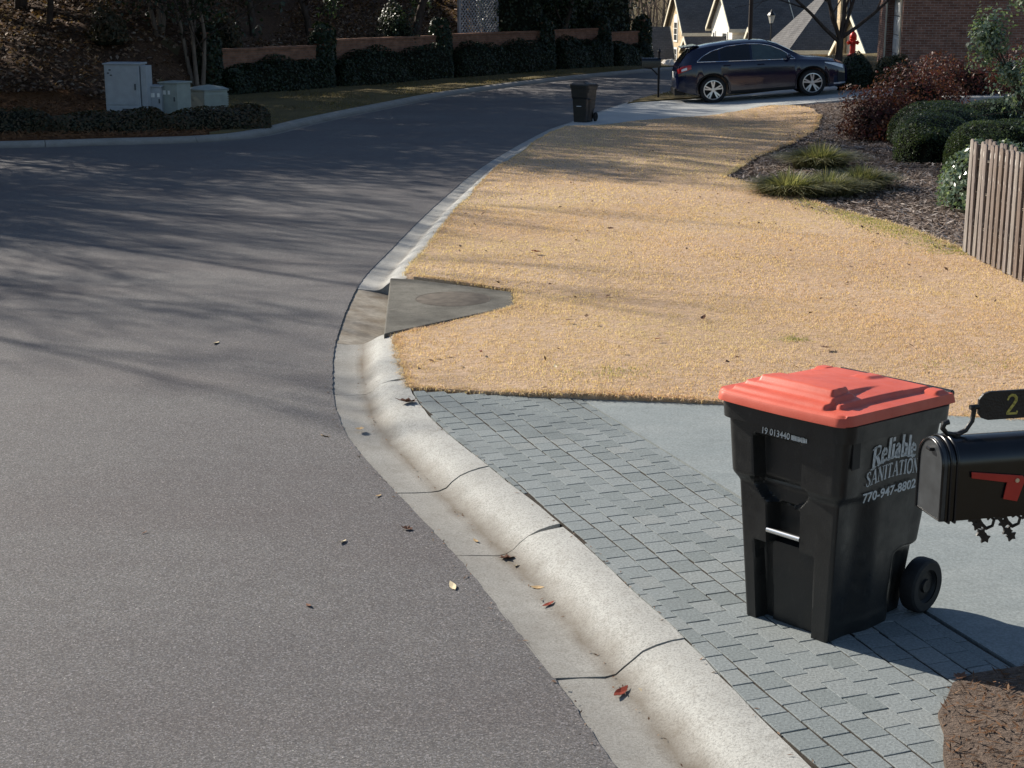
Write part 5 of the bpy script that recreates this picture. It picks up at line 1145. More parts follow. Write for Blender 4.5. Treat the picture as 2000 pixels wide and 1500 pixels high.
tl = ['dark evergreen tree behind the second brick wall panel', 'dark evergreen tree on the bank behind the first brick wall panel', 'dense dark holly on the leafy bank behind the utility cabinets', 'dense dark holly on the leafy bank in the left corner', 'dark evergreen tree to the left of the lattice screen', 'dark holly between the lattice screen and the tall evergreen', 'dark evergreen tree behind the fourth wall panel', 'tall dark evergreen at the end of the wall beside the distant houses',
      'dark holly high on the bank behind the corner holly', 'dark evergreen high on the bank above the cabinets', 'dark holly high on the bank above the first wall panel', 'dense dark holly beyond the left border of the picture',
      'dark holly on the straw bed beyond the left border, below the bank', 'dark evergreen behind the roadside hollies beyond the left border', 'dark holly standing behind the dark evergreen of the second panel', 'dark holly directly behind the lattice screen', 'slim dark evergreen beside the tall one near the wall end', 'dark holly high on the bank behind the lattice screen', 'dark holly on the bank beyond the left border, upper row', 'dark holly on the bank beyond the left border, outermost', 'dark evergreen on the bank between the two hollies beyond the left border', 'dark holly on the roadside slope beyond the left border', 'dark evergreen uppermost on the bank beyond the left border', 'dark holly at the top of the bank behind the corner hollies']
for (k, n, x, y, s, rz), lb in zip(EXEC_TREES, tl): tree(k, n, x, y, s, rz, lb, 'evergreens on the wooded bank')
def stemmed_tree(x, y, seed, stems_, L, label, per=16):
    rng = random.Random(seed); segs = []; tips = []; prm = dict(BROAD); prm.update(nc=[0, 5, 5, 3], jit=.08, up=[.1, .08, .04, .03], f0=.5)
    root = empty('magnolia_tree', (x, y, float(hL(x, y))), 0, label, 'tree', 'pale trunked trees at the cabinets')
    for k in range(stems_):
        a = 6.28 * k / stems_ + rng.uniform(-.3, .3); d = Vector((.16 * math.cos(a), .16 * math.sin(a), 1)).normalized(); grow(rng, Vector((.1 * math.cos(a), .1 * math.sin(a), -.2)), d, L, .075, 1, 3, segs, tips, prm)
    big = [s[:4] for s in segs if s[4] <= 1]; small = [s[:4] for s in segs if s[4] > 1]
    c, f = seg_tubes(big, 7); mobj('trunk', np_mesh('trunk', c, f, [M['bark_pale']], smooth=True), root); c, f = seg_tubes(small, 4); mobj('branches', np_mesh('branches', c, f, [M['bark']]), root, kind='stuff')
    r = np.random.default_rng(seed); T = np.array([tuple(t[0]) for t in tips]); T = T[T[:, 2] > 1.7]; C = np.repeat(T, per, 0) + r.normal(0, .26, (len(T) * per, 3)); N = r.normal(size=C.shape); N[:, 2] += .5
    mobj('crown', leaf_mesh('crown', C, N, .17 * r.uniform(.6, 1.3, len(C)), .09, [M['ivy']], r, None, .15), root)
stemmed_tree(-8.85, 44.1, 5, 4, 3.4, 'pale multi-trunked evergreen with a low dark crown at the left end of the wall')
stemmed_tree(-10.0, 44.6, 9, 3, 3.4, 'slender pale trunked evergreen behind the square utility box')
for i, (k, x, y, s, rz, lb) in enumerate([('oak', -19.5, 27.5, .8, 0, 'bare winter oak at the left of the side road'), ('oak2', -22.5, 24.0, .85, 2, 'bare winter oak left of the side road, nearest the camera'), ('oak2', -17.2, 31.5, .72, 4, 'bare winter oak at the left corner of the roadside bed'), ('oak', -11.6, 46.5, .7, 1, 'bare winter oak on the bank left of the cabinets'), ('oak2', -8.0, 49.0, .8, 3, 'bare winter oak behind the first brick wall panel'), ('oak', -1.9, 57.9, .7, 5, 'bare winter oak behind the middle wall panel'), ('oak', -24.5, 30.5, .68, 2.4, 'bare winter oak far left on the side lawn'), ('upright', -17.4, 29.6, .68, 1.3, 'upright bare winter oak on the roadside bed, nearest the side road'), ('upright', -18.8, 32.2, .68, 3.3, 'upright bare winter oak on the roadside bed, second from the side road'), ('upright', -16.2, 33.4, .68, 5.1, 'upright bare winter oak on the roadside bed, in front of the hollies'), ('upright', -15.6, 36.6, .68, .3, 'upright bare winter oak at the foot of the bank beyond the left border'), ('upright', -20.6, 30.2, .72, 2.2, 'upright bare winter oak on the side lawn behind the roadside bed'), ('oak2', -21.8, 26.6, .82, 5.2, 'bare winter oak on the side lawn, in the middle of its row'), ('oak', -25.5, 22.8, .95, 3.6, 'bare winter oak on the side lawn behind the first two'), ('oak2', -17.8, 26.2, .85, 2.9, 'bare winter oak by the side road below the hollies'), ('upright', -15.6, 42.4, 1.1, 4.2, 'tall bare winter oak on the bank above the left corner'), ('upright', -14.2, 45.6, 1.15, .6, 'tall bare winter oak on the bank behind the corner')]):
    tree(k, 'oak_tree', x, y, s, rz, lb, 'bare oaks along the opposite bank')
# dead brush under the trees
for i, (t, lb) in enumerate([(17.6, 'dark columnar cypress behind the pier left of the last wall panels'), (20.0, 'dark columnar cypress behind the fourth wall panel'), (22.3, 'dark columnar cypress behind the last pier of the wall'), (24.2, 'tall dark cypress at the far wall end, right beside the distant houses')]):
    p = WALLA + WD * t + WN * 1.5; shrub('cypress', (p[0], p[1], float(hL(p[0], p[1])) - .3), (1.35, 1.35, 6.5), 9000, .16, .08, M['ivy'], 170 + i, lb, 'tree', 'cypresses behind the wall', amp=.16, depth=.3, core=.82, e=2.4)
for i, (x, y, s, lb) in enumerate([(-3.9, 53.0, 1.0, 'dark conical shrub behind the middle wall panel, left of the lattice'), (.9, 59.3, 1.0, 'dark conical shrub behind the wall, right of the lattice'), (-10.9, 42.6, .8, 'dull brown understorey shrub behind the tall cabinet'), (-8.6, 46.6, .9, 'brown understorey shrub just behind the first wall panel')]):
    shrub('bank_shrub', (x, y, float(hL(x, y))), (.7 * s, .7 * s, 1.5 * s if i < 2 else .9), 2200, .1, .06, M['ivy'] if i < 2 else M['hedge_dull'], 150 + i, lb, 'shrub', None, amp=.3, depth=.5, core=.6)

# bare crape myrtle in the neighbour's yard, in front of the hydrant
def yard_tree():
    rng = random.Random(17); segs = []; tips = []; prm = dict(BARE); prm.update(nc=[0, 4, 4, 3], jit=.12)
    root = empty('bare_tree', (9.62, 46.3, float(hR(9.62, 46.3))), 0, 'bare dark branching tree beside the red hydrant, behind the car bonnet', 'tree')
    base = Vector((0, 0, 0)); top = Vector((.03, 0, 1.25)); segs.append(((0, 0, -.2), tuple(top), .12, .105, 0))
    for ang, az, L in ((.95, 3.1, 3.4), (.5, 2.9, 3.2), (.12, .5, 3.4), (.45, .15, 3.2), (.95, -.1, 3.0), (.6, 1.6, 2.6), (.55, 4.4, 2.6)):
        d = Vector((math.sin(ang) * math.cos(az), math.sin(ang) * math.sin(az), math.cos(ang))); grow(rng, top.copy() - Vector((0, 0, .3 * rng.random())), d, L, .062, 1, 3, segs, tips, prm)
    c, f = seg_tubes([s[:4] for s in segs if s[4] <= 1], 7); mobj('trunk', np_mesh('trunk', c, f, [M['bark']], smooth=True), root)
    c, f = seg_tubes([s[:4] for s in segs if s[4] > 1], 4); mobj('branches', np_mesh('branches', c, f, [M['bark']]), root)
yard_tree()

# ---------------------------------------------------------------- brick house with a garage, at the right
HX, HY, HRZ = 11.45, 46.2, R(-8.5)
house = empty('brick_house', (HX, HY, float(hR(HX, HY)) - .1), HRZ, 'red brick house with a white garage door at the right', 'house')
def wallq(mb, a, b, z0, z1): mb.quad_uv([(*a, z0), (*b, z0), (*b, z1), (*a, z1)])
HL, HD, HH = 12.0, 8.5, 5.6
mb = MB(); wallq(mb, (0, 0), (HL, 0), -.5, HH); mb.build('wall', M['brick'], house)
mb = MB(); wallq(mb, (HL, 0), (HL, HD), -.5, HH); wallq(mb, (HL, HD), (0, HD), -.5, HH); mb.build('wall', M['brick'], house)
mb = MB(); g0, g1, gh = .55, 5.4, 2.35
wallq(mb, (0, g0), (0, 0), -.5, HH); wallq(mb, (0, HD), (0, g1), -.5, HH); wallq(mb, (0, g1), (0, g0), gh, HH)
wallq(mb, (.0, g0), (.28, g0), -.5, gh); wallq(mb, (.28, g1), (.0, g1), -.5, gh); mb.build('wall', M['brick'], house)
gd = MB()
for k in range(4): gd.box((.24, (g0 + g1) / 2, gh * (k + .5) / 4), (.04, g1 - g0 - .02, gh / 4 - .02))
gdo = gd.build('garage_door', M['door_white'], house, bevel=.006)
mb = MB()
for k in range(4):
    for j in range(4): mb.box((.215, g0 + (g1 - g0) * (j + .5) / 4, gh * (k + .5) / 4), (.02, (g1 - g0) / 4 * .78, gh / 4 * .62))
mb.build('raised_panel', M['door_white'], gdo, bevel=.004, kind='stuff')
mb = MB(); mb.box((-.025, (g0 + g1) / 2, gh + .17), (.05, g1 - g0 + .5, .34)); mb.build('header', M['trim'], house, bevel=.006)
for y in (g0 - .07, g1 + .07): mb = MB(); mb.box((-.02, y, gh / 2), (.045, .14, gh - .01)); mb.build('door_casing', M['trim'], house, bevel=.004)
mb = MB(); rz_ = 3.0
for s, (a, b) in enumerate((((-.5, -.5), (HL + .5, -.5)), ((HL + .5, HD + .5), (-.5, HD + .5)))):
    A = (*a, HH - .1); B = (*b, HH - .1); C = (b[0] + (-HD / 2 if b[0] > 1 else HD / 2), HD / 2, HH + rz_); D = (a[0] + (-HD / 2 if a[0] > 1 else HD / 2), HD / 2, HH + rz_); mb.quad_uv([A, B, C, D])
for x, sg in ((-.5, 1), (HL + .5, -1)):
    q = [(x, HD + .5, HH - .1), (x, -.5, HH - .1), (x + sg * HD / 2, HD / 2, HH + rz_)]; mb.quad_uv(q if sg > 0 else q[::-1])
mb.build('roof', M['roof'], house)
mb = MB(); mb.box((HL / 2, HD / 2, HH - .16), (HL + .96, HD + .96, .12)); mb.build('eave', M['trim'], house)
mb = MB(); mb.tube([(.12, -.05, -.2), (.12, -.05, HH - .3)], .045, 8); mb.build('downpipe', M['trim'], house) if False else None

# ---------------------------------------------------------------- houses down the slope beyond the road
def gable_house(name, x, y, rz, L, W_, e, rh, wall, label, wins=(), front=None, chim=None, eave='trim', roof='roof', z=None, hip=False):
    """box with a gable (or hip) roof, ridge along local x; front side is -y"""
    z0 = float(drop(y)) if z is None else z; root = empty(name, (x, y, z0), rz, label, 'house', 'houses down the slope')
    a, b = L / 2, W_ / 2; mb = MB()
    for p, q in (((-a, -b), (a, -b)), ((a, -b), (a, b)), ((a, b), (-a, b)), ((-a, b), (-a, -b))): wallq(mb, p, q, -1, e)
    if not hip:
        mb.quad_uv([(-a, b, e), (-a, -b, e), (-a, 0, e + rh)]); mb.quad_uv([(a, -b, e), (a, b, e), (a, 0, e + rh)])
    mb.build('wall', M[wall], root)
    o = .35; k = rh / b; mb = MB(); t = .12
    zb = e - o * k
    if not hip:
        for s in (-1, 1):
            P = [(-a - o, s * (b + o), zb), (a + o, s * (b + o), zb), (a + o, 0, e + rh), (-a - o, 0, e + rh)]
            if s > 0: P = [P[1], P[0], P[3], P[2]]
            mb.quad_uv([(x_, y_, z_ + t) for x_, y_, z_ in P]); mb.quad_uv([(x_, y_, z_ + .01) for x_, y_, z_ in P][::-1])
    else:
        r_ = min(a, b)
        A, B, C, D = (-a - o, -b - o, zb + t), (a + o, -b - o, zb + t), (a + o, b + o, zb + t), (-a - o, b + o, zb + t); E_, F_ = (-a + r_, 0, e + rh + t), (a - r_, 0, e + rh + t)
        mb.quad_uv([A, B, F_, E_]); mb.quad_uv([C, D, E_, F_]); mb.quad_uv([D, A, E_]); mb.quad_uv([B, C, F_]); mb.quad_uv([D, C, B, A])
    mb.build('roof', M[roof], root)
    mb = MB()
    for s in (-1, 1): mb.box((0, s * (b + o), zb + .0), (2 * a + 2 * o, .05, .26))
    if hip:
        for s in (-1, 1): mb.box((s * (a + o), 0, zb + .0), (.05, 2 * b + 2 * o - .06, .26))
    else:
        for sx in (-1, 1):
            for s in (-1, 1):
                P = [(s * (b + o), zb - .1), (s * (b + o), zb + .16), (0, e + rh + .15), (0, e + rh - .18)]
                mb.prism(P if s > 0 else P[::-1], sx * (a + o) - .03, sx * (a + o) + .03, 'x')
    mb.build('fascia', M[eave], root)
    for side, u, zc, w_, h_, arch in wins:
        T = {'f': Matrix.Translation((u, -b, zc)), 'l': Matrix.Translation((-a, u, zc)) @ Matrix.Rotation(-math.pi / 2, 4, 'Z')}[side]
        mb = MB(); mb.box((0, -.03, 0), (w_ + .24, .06, h_ + .24))
        if arch: mb.prism([((w_ / 2 + .12) * math.cos(q), h_ / 2 + .12 + (w_ / 2 + .12) * math.sin(q)) for q in np.linspace(0, math.pi, 10)], -.06, 0, 'y')
        fr = mb.build('window', M['white'], root); fr.matrix_local = T
        nx, nz = (3, 4) if h_ > 1.6 else (2, 3); mb = MB()
        for i in range(nx):
            for j in range(nz): mb.box((-w_ / 2 + w_ * (i + .5) / nx, -.065, -h_ / 2 + h_ * (j + .5) / nz), (w_ / nx - .05, .012, h_ / nz - .05))
        pn = mb.build('pane', M['pane'], fr)
    if chim:
        mb = MB(); cx, cy, cw, ch = chim
        for p, q in (((cx - cw, cy - cw), (cx + cw, cy - cw)), ((cx + cw, cy - cw), (cx + cw, cy + cw)), ((cx + cw, cy + cw), (cx - cw, cy + cw)), ((cx - cw, cy + cw), (cx - cw, cy - cw))): wallq(mb, p, q, -1, e + ch)
        mb.quad_uv([(cx - cw, cy - cw, e + ch), (cx + cw, cy - cw, e + ch), (cx + cw, cy + cw, e + ch), (cx - cw, cy + cw, e + ch)]); mb.build('chimney', M['stone'], root)
    return root
# positions worked out from the eaves: ground at the houses lies about 4.5 m below the road here
def house_at(px, Y): return (px - 1000) / 3000 * (Y * .969 + .8)
hz = -4.5
def house_from_corner(name, fx, fy, deg, L, W_, *a, **k):
    """place a house by its front-left corner"""
    q = R(deg); x = fx + L / 2 * math.cos(q) - W_ / 2 * math.sin(q); y = fy + L / 2 * math.sin(q) + W_ / 2 * math.cos(q)
    return gable_house(name, x, y, q, L, W_, *a, **k)
house_from_corner('stone_house', 14.39, 131, 10, 5.6, 5.4, 4.5, 3.1, 'stone', 'tan stone house with an arched window in its gable end', wins=[('l', .0, 4.3, .9, 1.5, True), ('l', 0, 2.1, .9, 1.5, False)], z=hz)
house_from_corner('garden_house', 11.2, 121, 12, 1.0, 2.4, 2.9, 1.9, 'stone', 'small steep tan gable at the left end of the stone house, by the dark evergreen', wins=[('l', 0, 2.5, .6, 1.0, False)], z=hz)
house_from_corner('garden_house', 13.45, 118, 10, 3.2, 1.7, 3.4, .75, 'stone', 'tiny tan dormer wing in front of the stone house, just above the car roof', wins=[('l', 0, 3.0, .4, .6, False)], z=hz)
house_from_corner('white_house', 16.5, 118, 11, 4.6, 5.0, 5.08, 2.7, 'siding_white', 'white sided house with a steep gable and small paned window', wins=[('l', -.9, 3.6, 1.0, 1.8, False), ('l', 1.7, 3.6, .4, 1.8, False)], z=hz)
house_from_corner('garden_house', 17.8, 115, 9, 2.4, 1.7, 4.05, .85, 'siding_white', 'tiny white gable dormer wing just above the car roof', z=hz)
house_from_corner('grey_house', 20.2, 125.5, 2, 11, 8.5, 4.95, 4.6, 'siding_grey', 'grey sided house with a broad hip roof behind the yard lantern', z=hz, hip=True)
house_from_corner('hip_house', 18.75, 105, 1, 13, 8.4, 3.55, 4.7, 'stone', 'tan house whose hip roof has a sunlit left slope, behind the car bonnet', z=hz + .45, hip=True)
house_from_corner('chimney_house', 21.45, 94, 12, 6.5, 5.0, 3.0, 2.3, 'trim', 'cream house with white gable edge and a tall chimney, behind the bare tree', z=hz + .9, chim=(-3.55, 1.2, .22, 3.2))
# pale rocks edging the lawn below the stone house
for i in range(7):
    r = np.random.default_rng(200 + i); D, Fq = QS; k = lump(D, 200 + i, .25); x = house_at(1288 + i * 7.5, 92); y = 90 + (i % 2) * .7
    o = mobj('boulder', np_mesh('boulder', D * k[:, None] * np.array((.42, .4, .3 + .05 * (i % 3))), Fq, [M['rock']], smooth=True)); o.location = (x, y, -1.2); tag(o, ['first', 'second', 'third', 'fourth', 'fifth', 'sixth', 'seventh'][i] + ' pale boulder from the dark evergreen in the far stone edging', 'boulder', 'boulders edging the far lawn')
mb = MB(); mb.prism([(7.6, 89), (13.6, 88.4), (14.5, 92), (8.0, 93)], -3.4, -1.35); mb.build('raised_lawn', M['verge'], kind='structure')

# hydrant on the verge, lantern, utility pole
hyd = empty('fire_hydrant', (12.88, 59.4, float(hR(12.88, 59.4)) + .0), 0, 'bright red fire hydrant beside the bare tree trunk', 'fire hydrant')
mb = MB(); mb.lathe([(.2, 0), (.2, .05), (.15, .06), (.125, .1), (.11, .14), (.105, .58), (.14, .6), (.14, .65), (.115, .67)], 18); mb.build('barrel', M['hydrant'], hyd, smooth=40)
mb = MB(); mb.lathe([(.13, .67), (.14, .7), (.125, .78), (.09, .86), (.04, .9), (.04, .95), (0, .95)], 18); mb.build('bonnet', M['hydrant'], hyd, smooth=40)
for a in (0, 90, 180, 270):
    if a == 90: continue
    T = Matrix.Rotation(R(a), 4, 'Z') @ Matrix.Translation((.1, 0, .5)) @ Matrix.Rotation(R(90), 4, 'Y'); mb = MB(); mb.lathe([(.065, 0), (.065, .05), (.08, .055), (.08, .1), (.03, .11), (.03, .14), (0, .14)], 12, 0, T); mb.build('outlet_cap', M['hydrant'], hyd, smooth=40)
lx, ly = house_at(1503, 71), 71
lamp = empty('yard_lamp', (lx, ly, float(drop(ly)) + .3), 0, 'black yard lantern on a thin post in front of the grey house', 'street lamp'); ltop = 2.22 - lamp.location.z
mb = MB(); mb.tube([(0, 0, -.3), (0, 0, ltop - .62)], .03, 8); mb.build('post', M['cast_black'], lamp)
mb = MB(); mb.lathe([(.08, ltop - .6), (.16, ltop - .28), (.16, ltop - .26), (0, ltop - .26)], 6); mb.build('lantern_pane', M['lamp_glass'], lamp)
mb = MB(); mb.lathe([(.2, ltop - .255), (.12, ltop - .14), (.05, ltop - .08), (.03, ltop), (0, ltop)], 6); mb.lathe([(.0, ltop - .64), (.09, ltop - .62), (.09, ltop - .6), (0, ltop - .6)], 6); mb.build('lantern_cap', M['cast_black'], lamp)
ux = house_at(1463, 77)
up_ = empty('utility_pole', (ux, 77, float(drop(77))), 0, 'dark utility pole rising behind the car roof', 'utility pole')
mb = MB(); mb.tube([(0, 0, -.5), (0, 0, 9.5)], [.12, .09], 10); mb.build('pole', M['pole'], up_); mb = MB(); mb.box((0, 0, 8.9), (1.8, .1, .12)); mb.build('crossarm', M['pole'], up_)

# bare woodland on the far hill: tree trunks and twigs read as one mass
r = np.random.default_rng(31); segs = []; rr = random.Random(31)
for i in range(260):
    x = rr.uniform(2, 62); y = rr.uniform(150, 215); z = float(drop(y)) + 14 * float(sstep(150, 320, y)) - .5; h = rr.uniform(9, 15)
    p = Vector((x, y, z)); prm = dict(ns=[4, 3, 2], jit=.1, up=[.02, .06, .05], tp=.8, tp0=.8, nc=[7, 5], f0=.2, sp=(.4, .9), lr=(.35, .55), rr=.5, cone=.3); tips = []
    grow(rr, p, Vector((0, 0, 1)), h, .16, 0, 2, segs, tips, prm)
c, f = seg_tubes([s[:4] for s in segs], 3); mobj('far_bare_wood', np_mesh('far_bare_wood', c, f, [M['bark_pale']]), kind='stuff', label='grey-brown bare woodland on the hill behind the houses', cat='woodland')
print('FARWOOD', len(segs))

# ---------------------------------------------------------------- parked car
LEN = 4.685; RW, FW_, RAD = .985, 3.67, .365
xk = lambda x, X, Y: float(np.interp(x, X, Y))
def sect(x):
    w_ = xk(x, [0, .06, .2, .5, 1.0, 2.3, 3.4, 4.0, 4.35, 4.55, 4.64, 4.685], [.70, .80, .87, .915, .935, .935, .93, .915, .87, .78, .66, .54])
    zb = xk(x, [0, .3, .6, 4.1, 4.45, 4.685], [.40, .30, .21, .20, .22, .33])
    zbelt = xk(x, [0, .08, .3, .7, 2.0, 3.2, 3.5, 4.0, 4.35, 4.55, 4.685], [.70, .98, 1.12, 1.14, 1.08, 1.03, 1.02, .965, .90, .80, .66])
    zt = xk(x, [0, .05, .12, .3, .45, .62, 1.0, 1.5, 2.0, 2.45, 2.8, 3.1, 3.4, 3.55, 3.9, 4.3, 4.5, 4.62, 4.685], [.76, 1.02, 1.14, 1.36, 1.5, 1.565, 1.62, 1.655, 1.655, 1.62, 1.50, 1.33, 1.14, 1.085, 1.05, .97, .89, .79, .70])
    wt = xk(x, [0, .1, .3, .6, 1.2, 2.2, 2.8, 3.2, 3.5, 3.9, 4.4, 4.685], [.64, .70, .64, .62, .635, .635, .62, .63, .72, .74, .66, .42])
    return w_, zb, zbelt, zt, wt
def arch(x, zs):
    for c in (RW, FW_):
        d = abs(x - c)
        if d < .43: zs = max(zs, .36 + math.sqrt(max(0, .43 ** 2 - d * d)))
    return zs
def section(x):
    w_, zb, zbelt, zt, wt = sect(x); zs = arch(x, zb + .02); zt = max(zt, zbelt + .03); h = zt - zbelt
    zm = max(zs + .03, zb + (zbelt - zb) * .55)
    zsh = max(zm + .02, zbelt - .09)
    wmid = wt + (w_ * .95 - wt) * .42
    return [(0, zb), (.62 * w_, zb), (.62 * w_, zs - .005), (.955 * w_, zs - .004), (.975 * w_, zs + .02), (w_, zm), (.99 * w_, zsh), (.955 * w_, zbelt), (wmid, zbelt + h * .5), (wt + .015, zt - h * .13), (wt * .88, zt - h * .04), (wt * .5, zt - .004), (0, zt)]
def halfw(x, z):
    S = section(x)[3:11]; zz = [q[1] for q in S]; ww = [q[0] for q in S]; return float(np.interp(z, zz, ww))
car = empty('parked_car', (4.40, 42.15, 0), 0, 'dark navy crossover car parked on the sloping driveway', 'car')
xs = sorted(set([0, .03, .06, .1, .15, .2, .3] + list(np.linspace(.4, 4.3, 66)) + [4.38, 4.45, 4.5, 4.55, 4.6, 4.64, 4.67, 4.685] + [RW + d for d in (-.43, -.425, -.41, .41, .425, .43)] + [FW_ + d for d in (-.43, -.425, -.41, .41, .425, .43)]))
rows = []
for x in xs:
    S = section(x); rows.append([(x, y, z) for y, z in S] + [(x, -y, z) for y, z in S[-2:0:-1]])
mb = MB(); mb.grid(rows, closeu=True); n = len(rows[0]); mb.f.append(list(range(n))); mb.m.append(0); mb.u.append(None); mb.f.append([(len(rows) - 1) * n + q for q in range(n)][::-1]); mb.m.append(0); mb.u.append(None)
# inner panels: dark wheel wells and underside
mb.build('body', M['paint'], car, smooth=32)
def side_patch(name, x0, x1, lo, hi, off, mat, par, side, nx=26, nz=7, thick=.012, **k):
    P = []
    for i in range(nx + 1):
        x = x0 + (x1 - x0) * i / nx; a, b = lo(x), hi(x); P.append([(x, side * (halfw(x, a + (b - a) * j / nz) + off), a + (b - a) * j / nz) for j in range(nz + 1)])
    Q = [[(x, y - side * thick, z) for x, y, z in row] for row in P]
    mb = MB(); mb.grid(P if side < 0 else P[::-1]); nn = len(mb.v)
    ring = P[0] + [r_[-1] for r_ in P[1:]] + P[-1][-2::-1] + [r_[0] for r_ in P[-2:0:-1]]; ring2 = Q[0] + [r_[-1] for r_ in Q[1:]] + Q[-1][-2::-1] + [r_[0] for r_ in Q[-2:0:-1]]
    mb.grid([ring, ring2], closeu=True)
    return mb.build(name, mat, par, smooth=35, **k)
dtop = lambda x: xk(x, [.58, .75, 1.0, 1.4, 1.9, 2.3, 2.6, 2.9, 3.22], [1.165, 1.30, 1.42, 1.52, 1.55, 1.525, 1.45, 1.31, 1.075])
dbot = lambda x: xk(x, [.58, 2.0, 3.22], [1.155, 1.10, 1.055])
for sd in (-1, 1):
    # doors stand a few millimetres proud, leaving the shut lines
    zl = lambda x: max(.33, arch(x, 0) + .05)
    for x0, x1 in ((1.22, 2.12), (2.135, 3.2)):
        d = side_patch('door', x0, x1, zl, lambda x: dbot(x) - .03, .005, M['paint'], car, sd)
        xh = x0 + .14; mb = MB(); zz = dbot(xh) - .115; mb.box((xh + .02, sd * (halfw(xh, zz) + .022), zz), (.2, .028, .032)); mb.build('handle', M['paint'], d, bevel=.008)
    side_patch('window', .66, 1.17, dbot, dtop, .004, M['tint'], car, sd); side_patch('window', 1.22, 2.02, dbot, dtop, .004, M['tint'], car, sd); side_patch('window', 2.08, 3.16, dbot, dtop, .004, M['clear_glass'] , car, sd)
    xx = np.linspace(.58, 3.22, 40); loop = [(x, sd * (halfw(x, dtop(x)) + .008), dtop(x)) for x in xx] + [(x, sd * (halfw(x, dbot(x)) + .008), dbot(x)) for x in xx[::-1]]
    mb = MB(); mb.tube(loop, .011, 6, close=True); mb.build('window_trim', M['chrome'], car, smooth=60)
    side_patch('sill_trim', 1.45, 3.2, lambda x: .22, lambda x: .31, .012, M['trim_black'], car, sd, nz=2)
    for c in (RW, FW_):
        P = []
        for q in np.linspace(-.12, math.pi + .12, 26):
            row = []
            for rr_ in (.425, .47):
                x = c + rr_ * math.cos(q); z = .36 + rr_ * math.sin(q); row.append((x, sd * (halfw(x, max(z, .24)) + .012), z))
            row.append((row[0][0], row[0][1] - sd * .05, row[0][2])); P.append(row)
        mb = MB(); mb.grid(P); mb.build('arch_trim', M['trim_black'], car, smooth=60)
    side_patch('headlight', 4.02, 4.52, lambda x: xk(x, [4.02, 4.3, 4.52], [.885, .79, .70]), lambda x: xk(x, [4.02, 4.3, 4.52], [.91, .875, .80]), .006, M['lamp_clear'], car, sd, 12, 3)
    side_patch('tail_light', .05, .42, lambda x: xk(x, [.05, .42], [.86, .98]), lambda x: xk(x, [.05, .2, .42], [.99, 1.07, 1.09]), .008, M['tail_red'], car, sd, 10, 3)
    side_patch('tail_light_lens', .15, .3, lambda x: xk(x, [.05, .42], [.90, .99]), lambda x: xk(x, [.05, .2, .42], [.93, 1.0, 1.06]), .012, M['lamp_clear'], car, sd, 5, 2)
    side_patch('fog_surround', 4.36, 4.58, lambda x: .36, lambda x: xk(x, [4.36, 4.58], [.62, .56]), .006, M['trim_black'], car, sd, 6, 3)
    side_patch('bumper_trim', 4.25, 4.6, lambda x: .285, lambda x: .325, .01, M['chrome'], car, sd, 8, 1)
    mb = MB(); D, Fq = QS; mb.add([(3.02 + d[0] * .07 , sd * (1.03 + d[1] * .11), 1.135 + d[2] * .078) for d in D], [tuple(q) for q in Fq]); mb.tube([(3.05, sd * .90, 1.06), (3.04, sd * 1.0, 1.1)], .022, 6); mr = mb.build('mirror', M['paint'], car, smooth=60)
    mb = MB(); mb.box((.16, sd * .5, .30), (.18, .14, .07)); mb.build('exhaust_tip', M['chrome'], car, bevel=.012)
    mb = MB(); mb.box((.06, sd * .62, .47), (.04, .22, .05)); mb.build('reflector', M['tail_red'], car, bevel=.006)
    for c in (RW, FW_):
        T = Matrix.Translation((c, sd * .80, .365)) @ Matrix.Rotation(-sd * math.pi / 2, 4, 'X')
        mb = MB(); mb.lathe([(.25, -.11), (.33, -.11), (.355, -.09), (.365, -.06), (.365, .06), (.357, .09), (.335, .112), (.262, .116), (.25, .10)], 44, 0, T, False); wh = mb.build('tyre', M['rubber'], car, smooth=40)
        wh.name = 'wheel'
        mb = MB(); mb.lathe([(.25, .10), (.262, .112), (.245, .112), (.232, .09), (.225, -.02), (0, -.02)], 40, 0, T, False); mb.build('rim_barrel', M['trim_black'], wh, smooth=40)
        mb = MB(); mb.lathe([(.262, .104), (.266, .117), (.246, .119), (.238, .1)], 40, 0, T, False); mb.lathe([(0, .1), (.055, .098), (.062, .08), (.062, .03)], 20, 0, T)
        for k in range(5):
            for dd in (-.17, .17):
                q = 2 * math.pi * k / 5 + dd + .3; q2 = 2 * math.pi * k / 5 + dd * .75 + .3; a = Vector((.05 * math.cos(q2), .05 * math.sin(q2))); b = Vector((.25 * math.cos(q), .25 * math.sin(q))); nn = Vector((-(b - a).y, (b - a).x)).normalized()
                P = [(a - nn * .018), (b - nn * .021), (b + nn * .021), (a + nn * .018)]
                mb.add([(p_.x, p_.y, .05) for p_ in P] + [(P[0].x, P[0].y, .092), (P[1].x, P[1].y, .108), (P[2].x, P[2].y, .108), (P[3].x, P[3].y, .092)], [(4, 5, 6, 7), (0, 4, 7, 3), (0, 1, 5, 4), (2, 3, 7, 6), (1, 2, 6, 5)], 0, T)
        mb.build('rim', M['alloy'], wh, smooth=40)
        mb = MB(); mb.lathe([(.0, .0), (.41, .0), (.41, .22), (0, .22)], 24, 0, Matrix.Translation((c, sd * .56, .40)) @ Matrix.Rotation(-sd * math.pi / 2, 4, 'X')); 
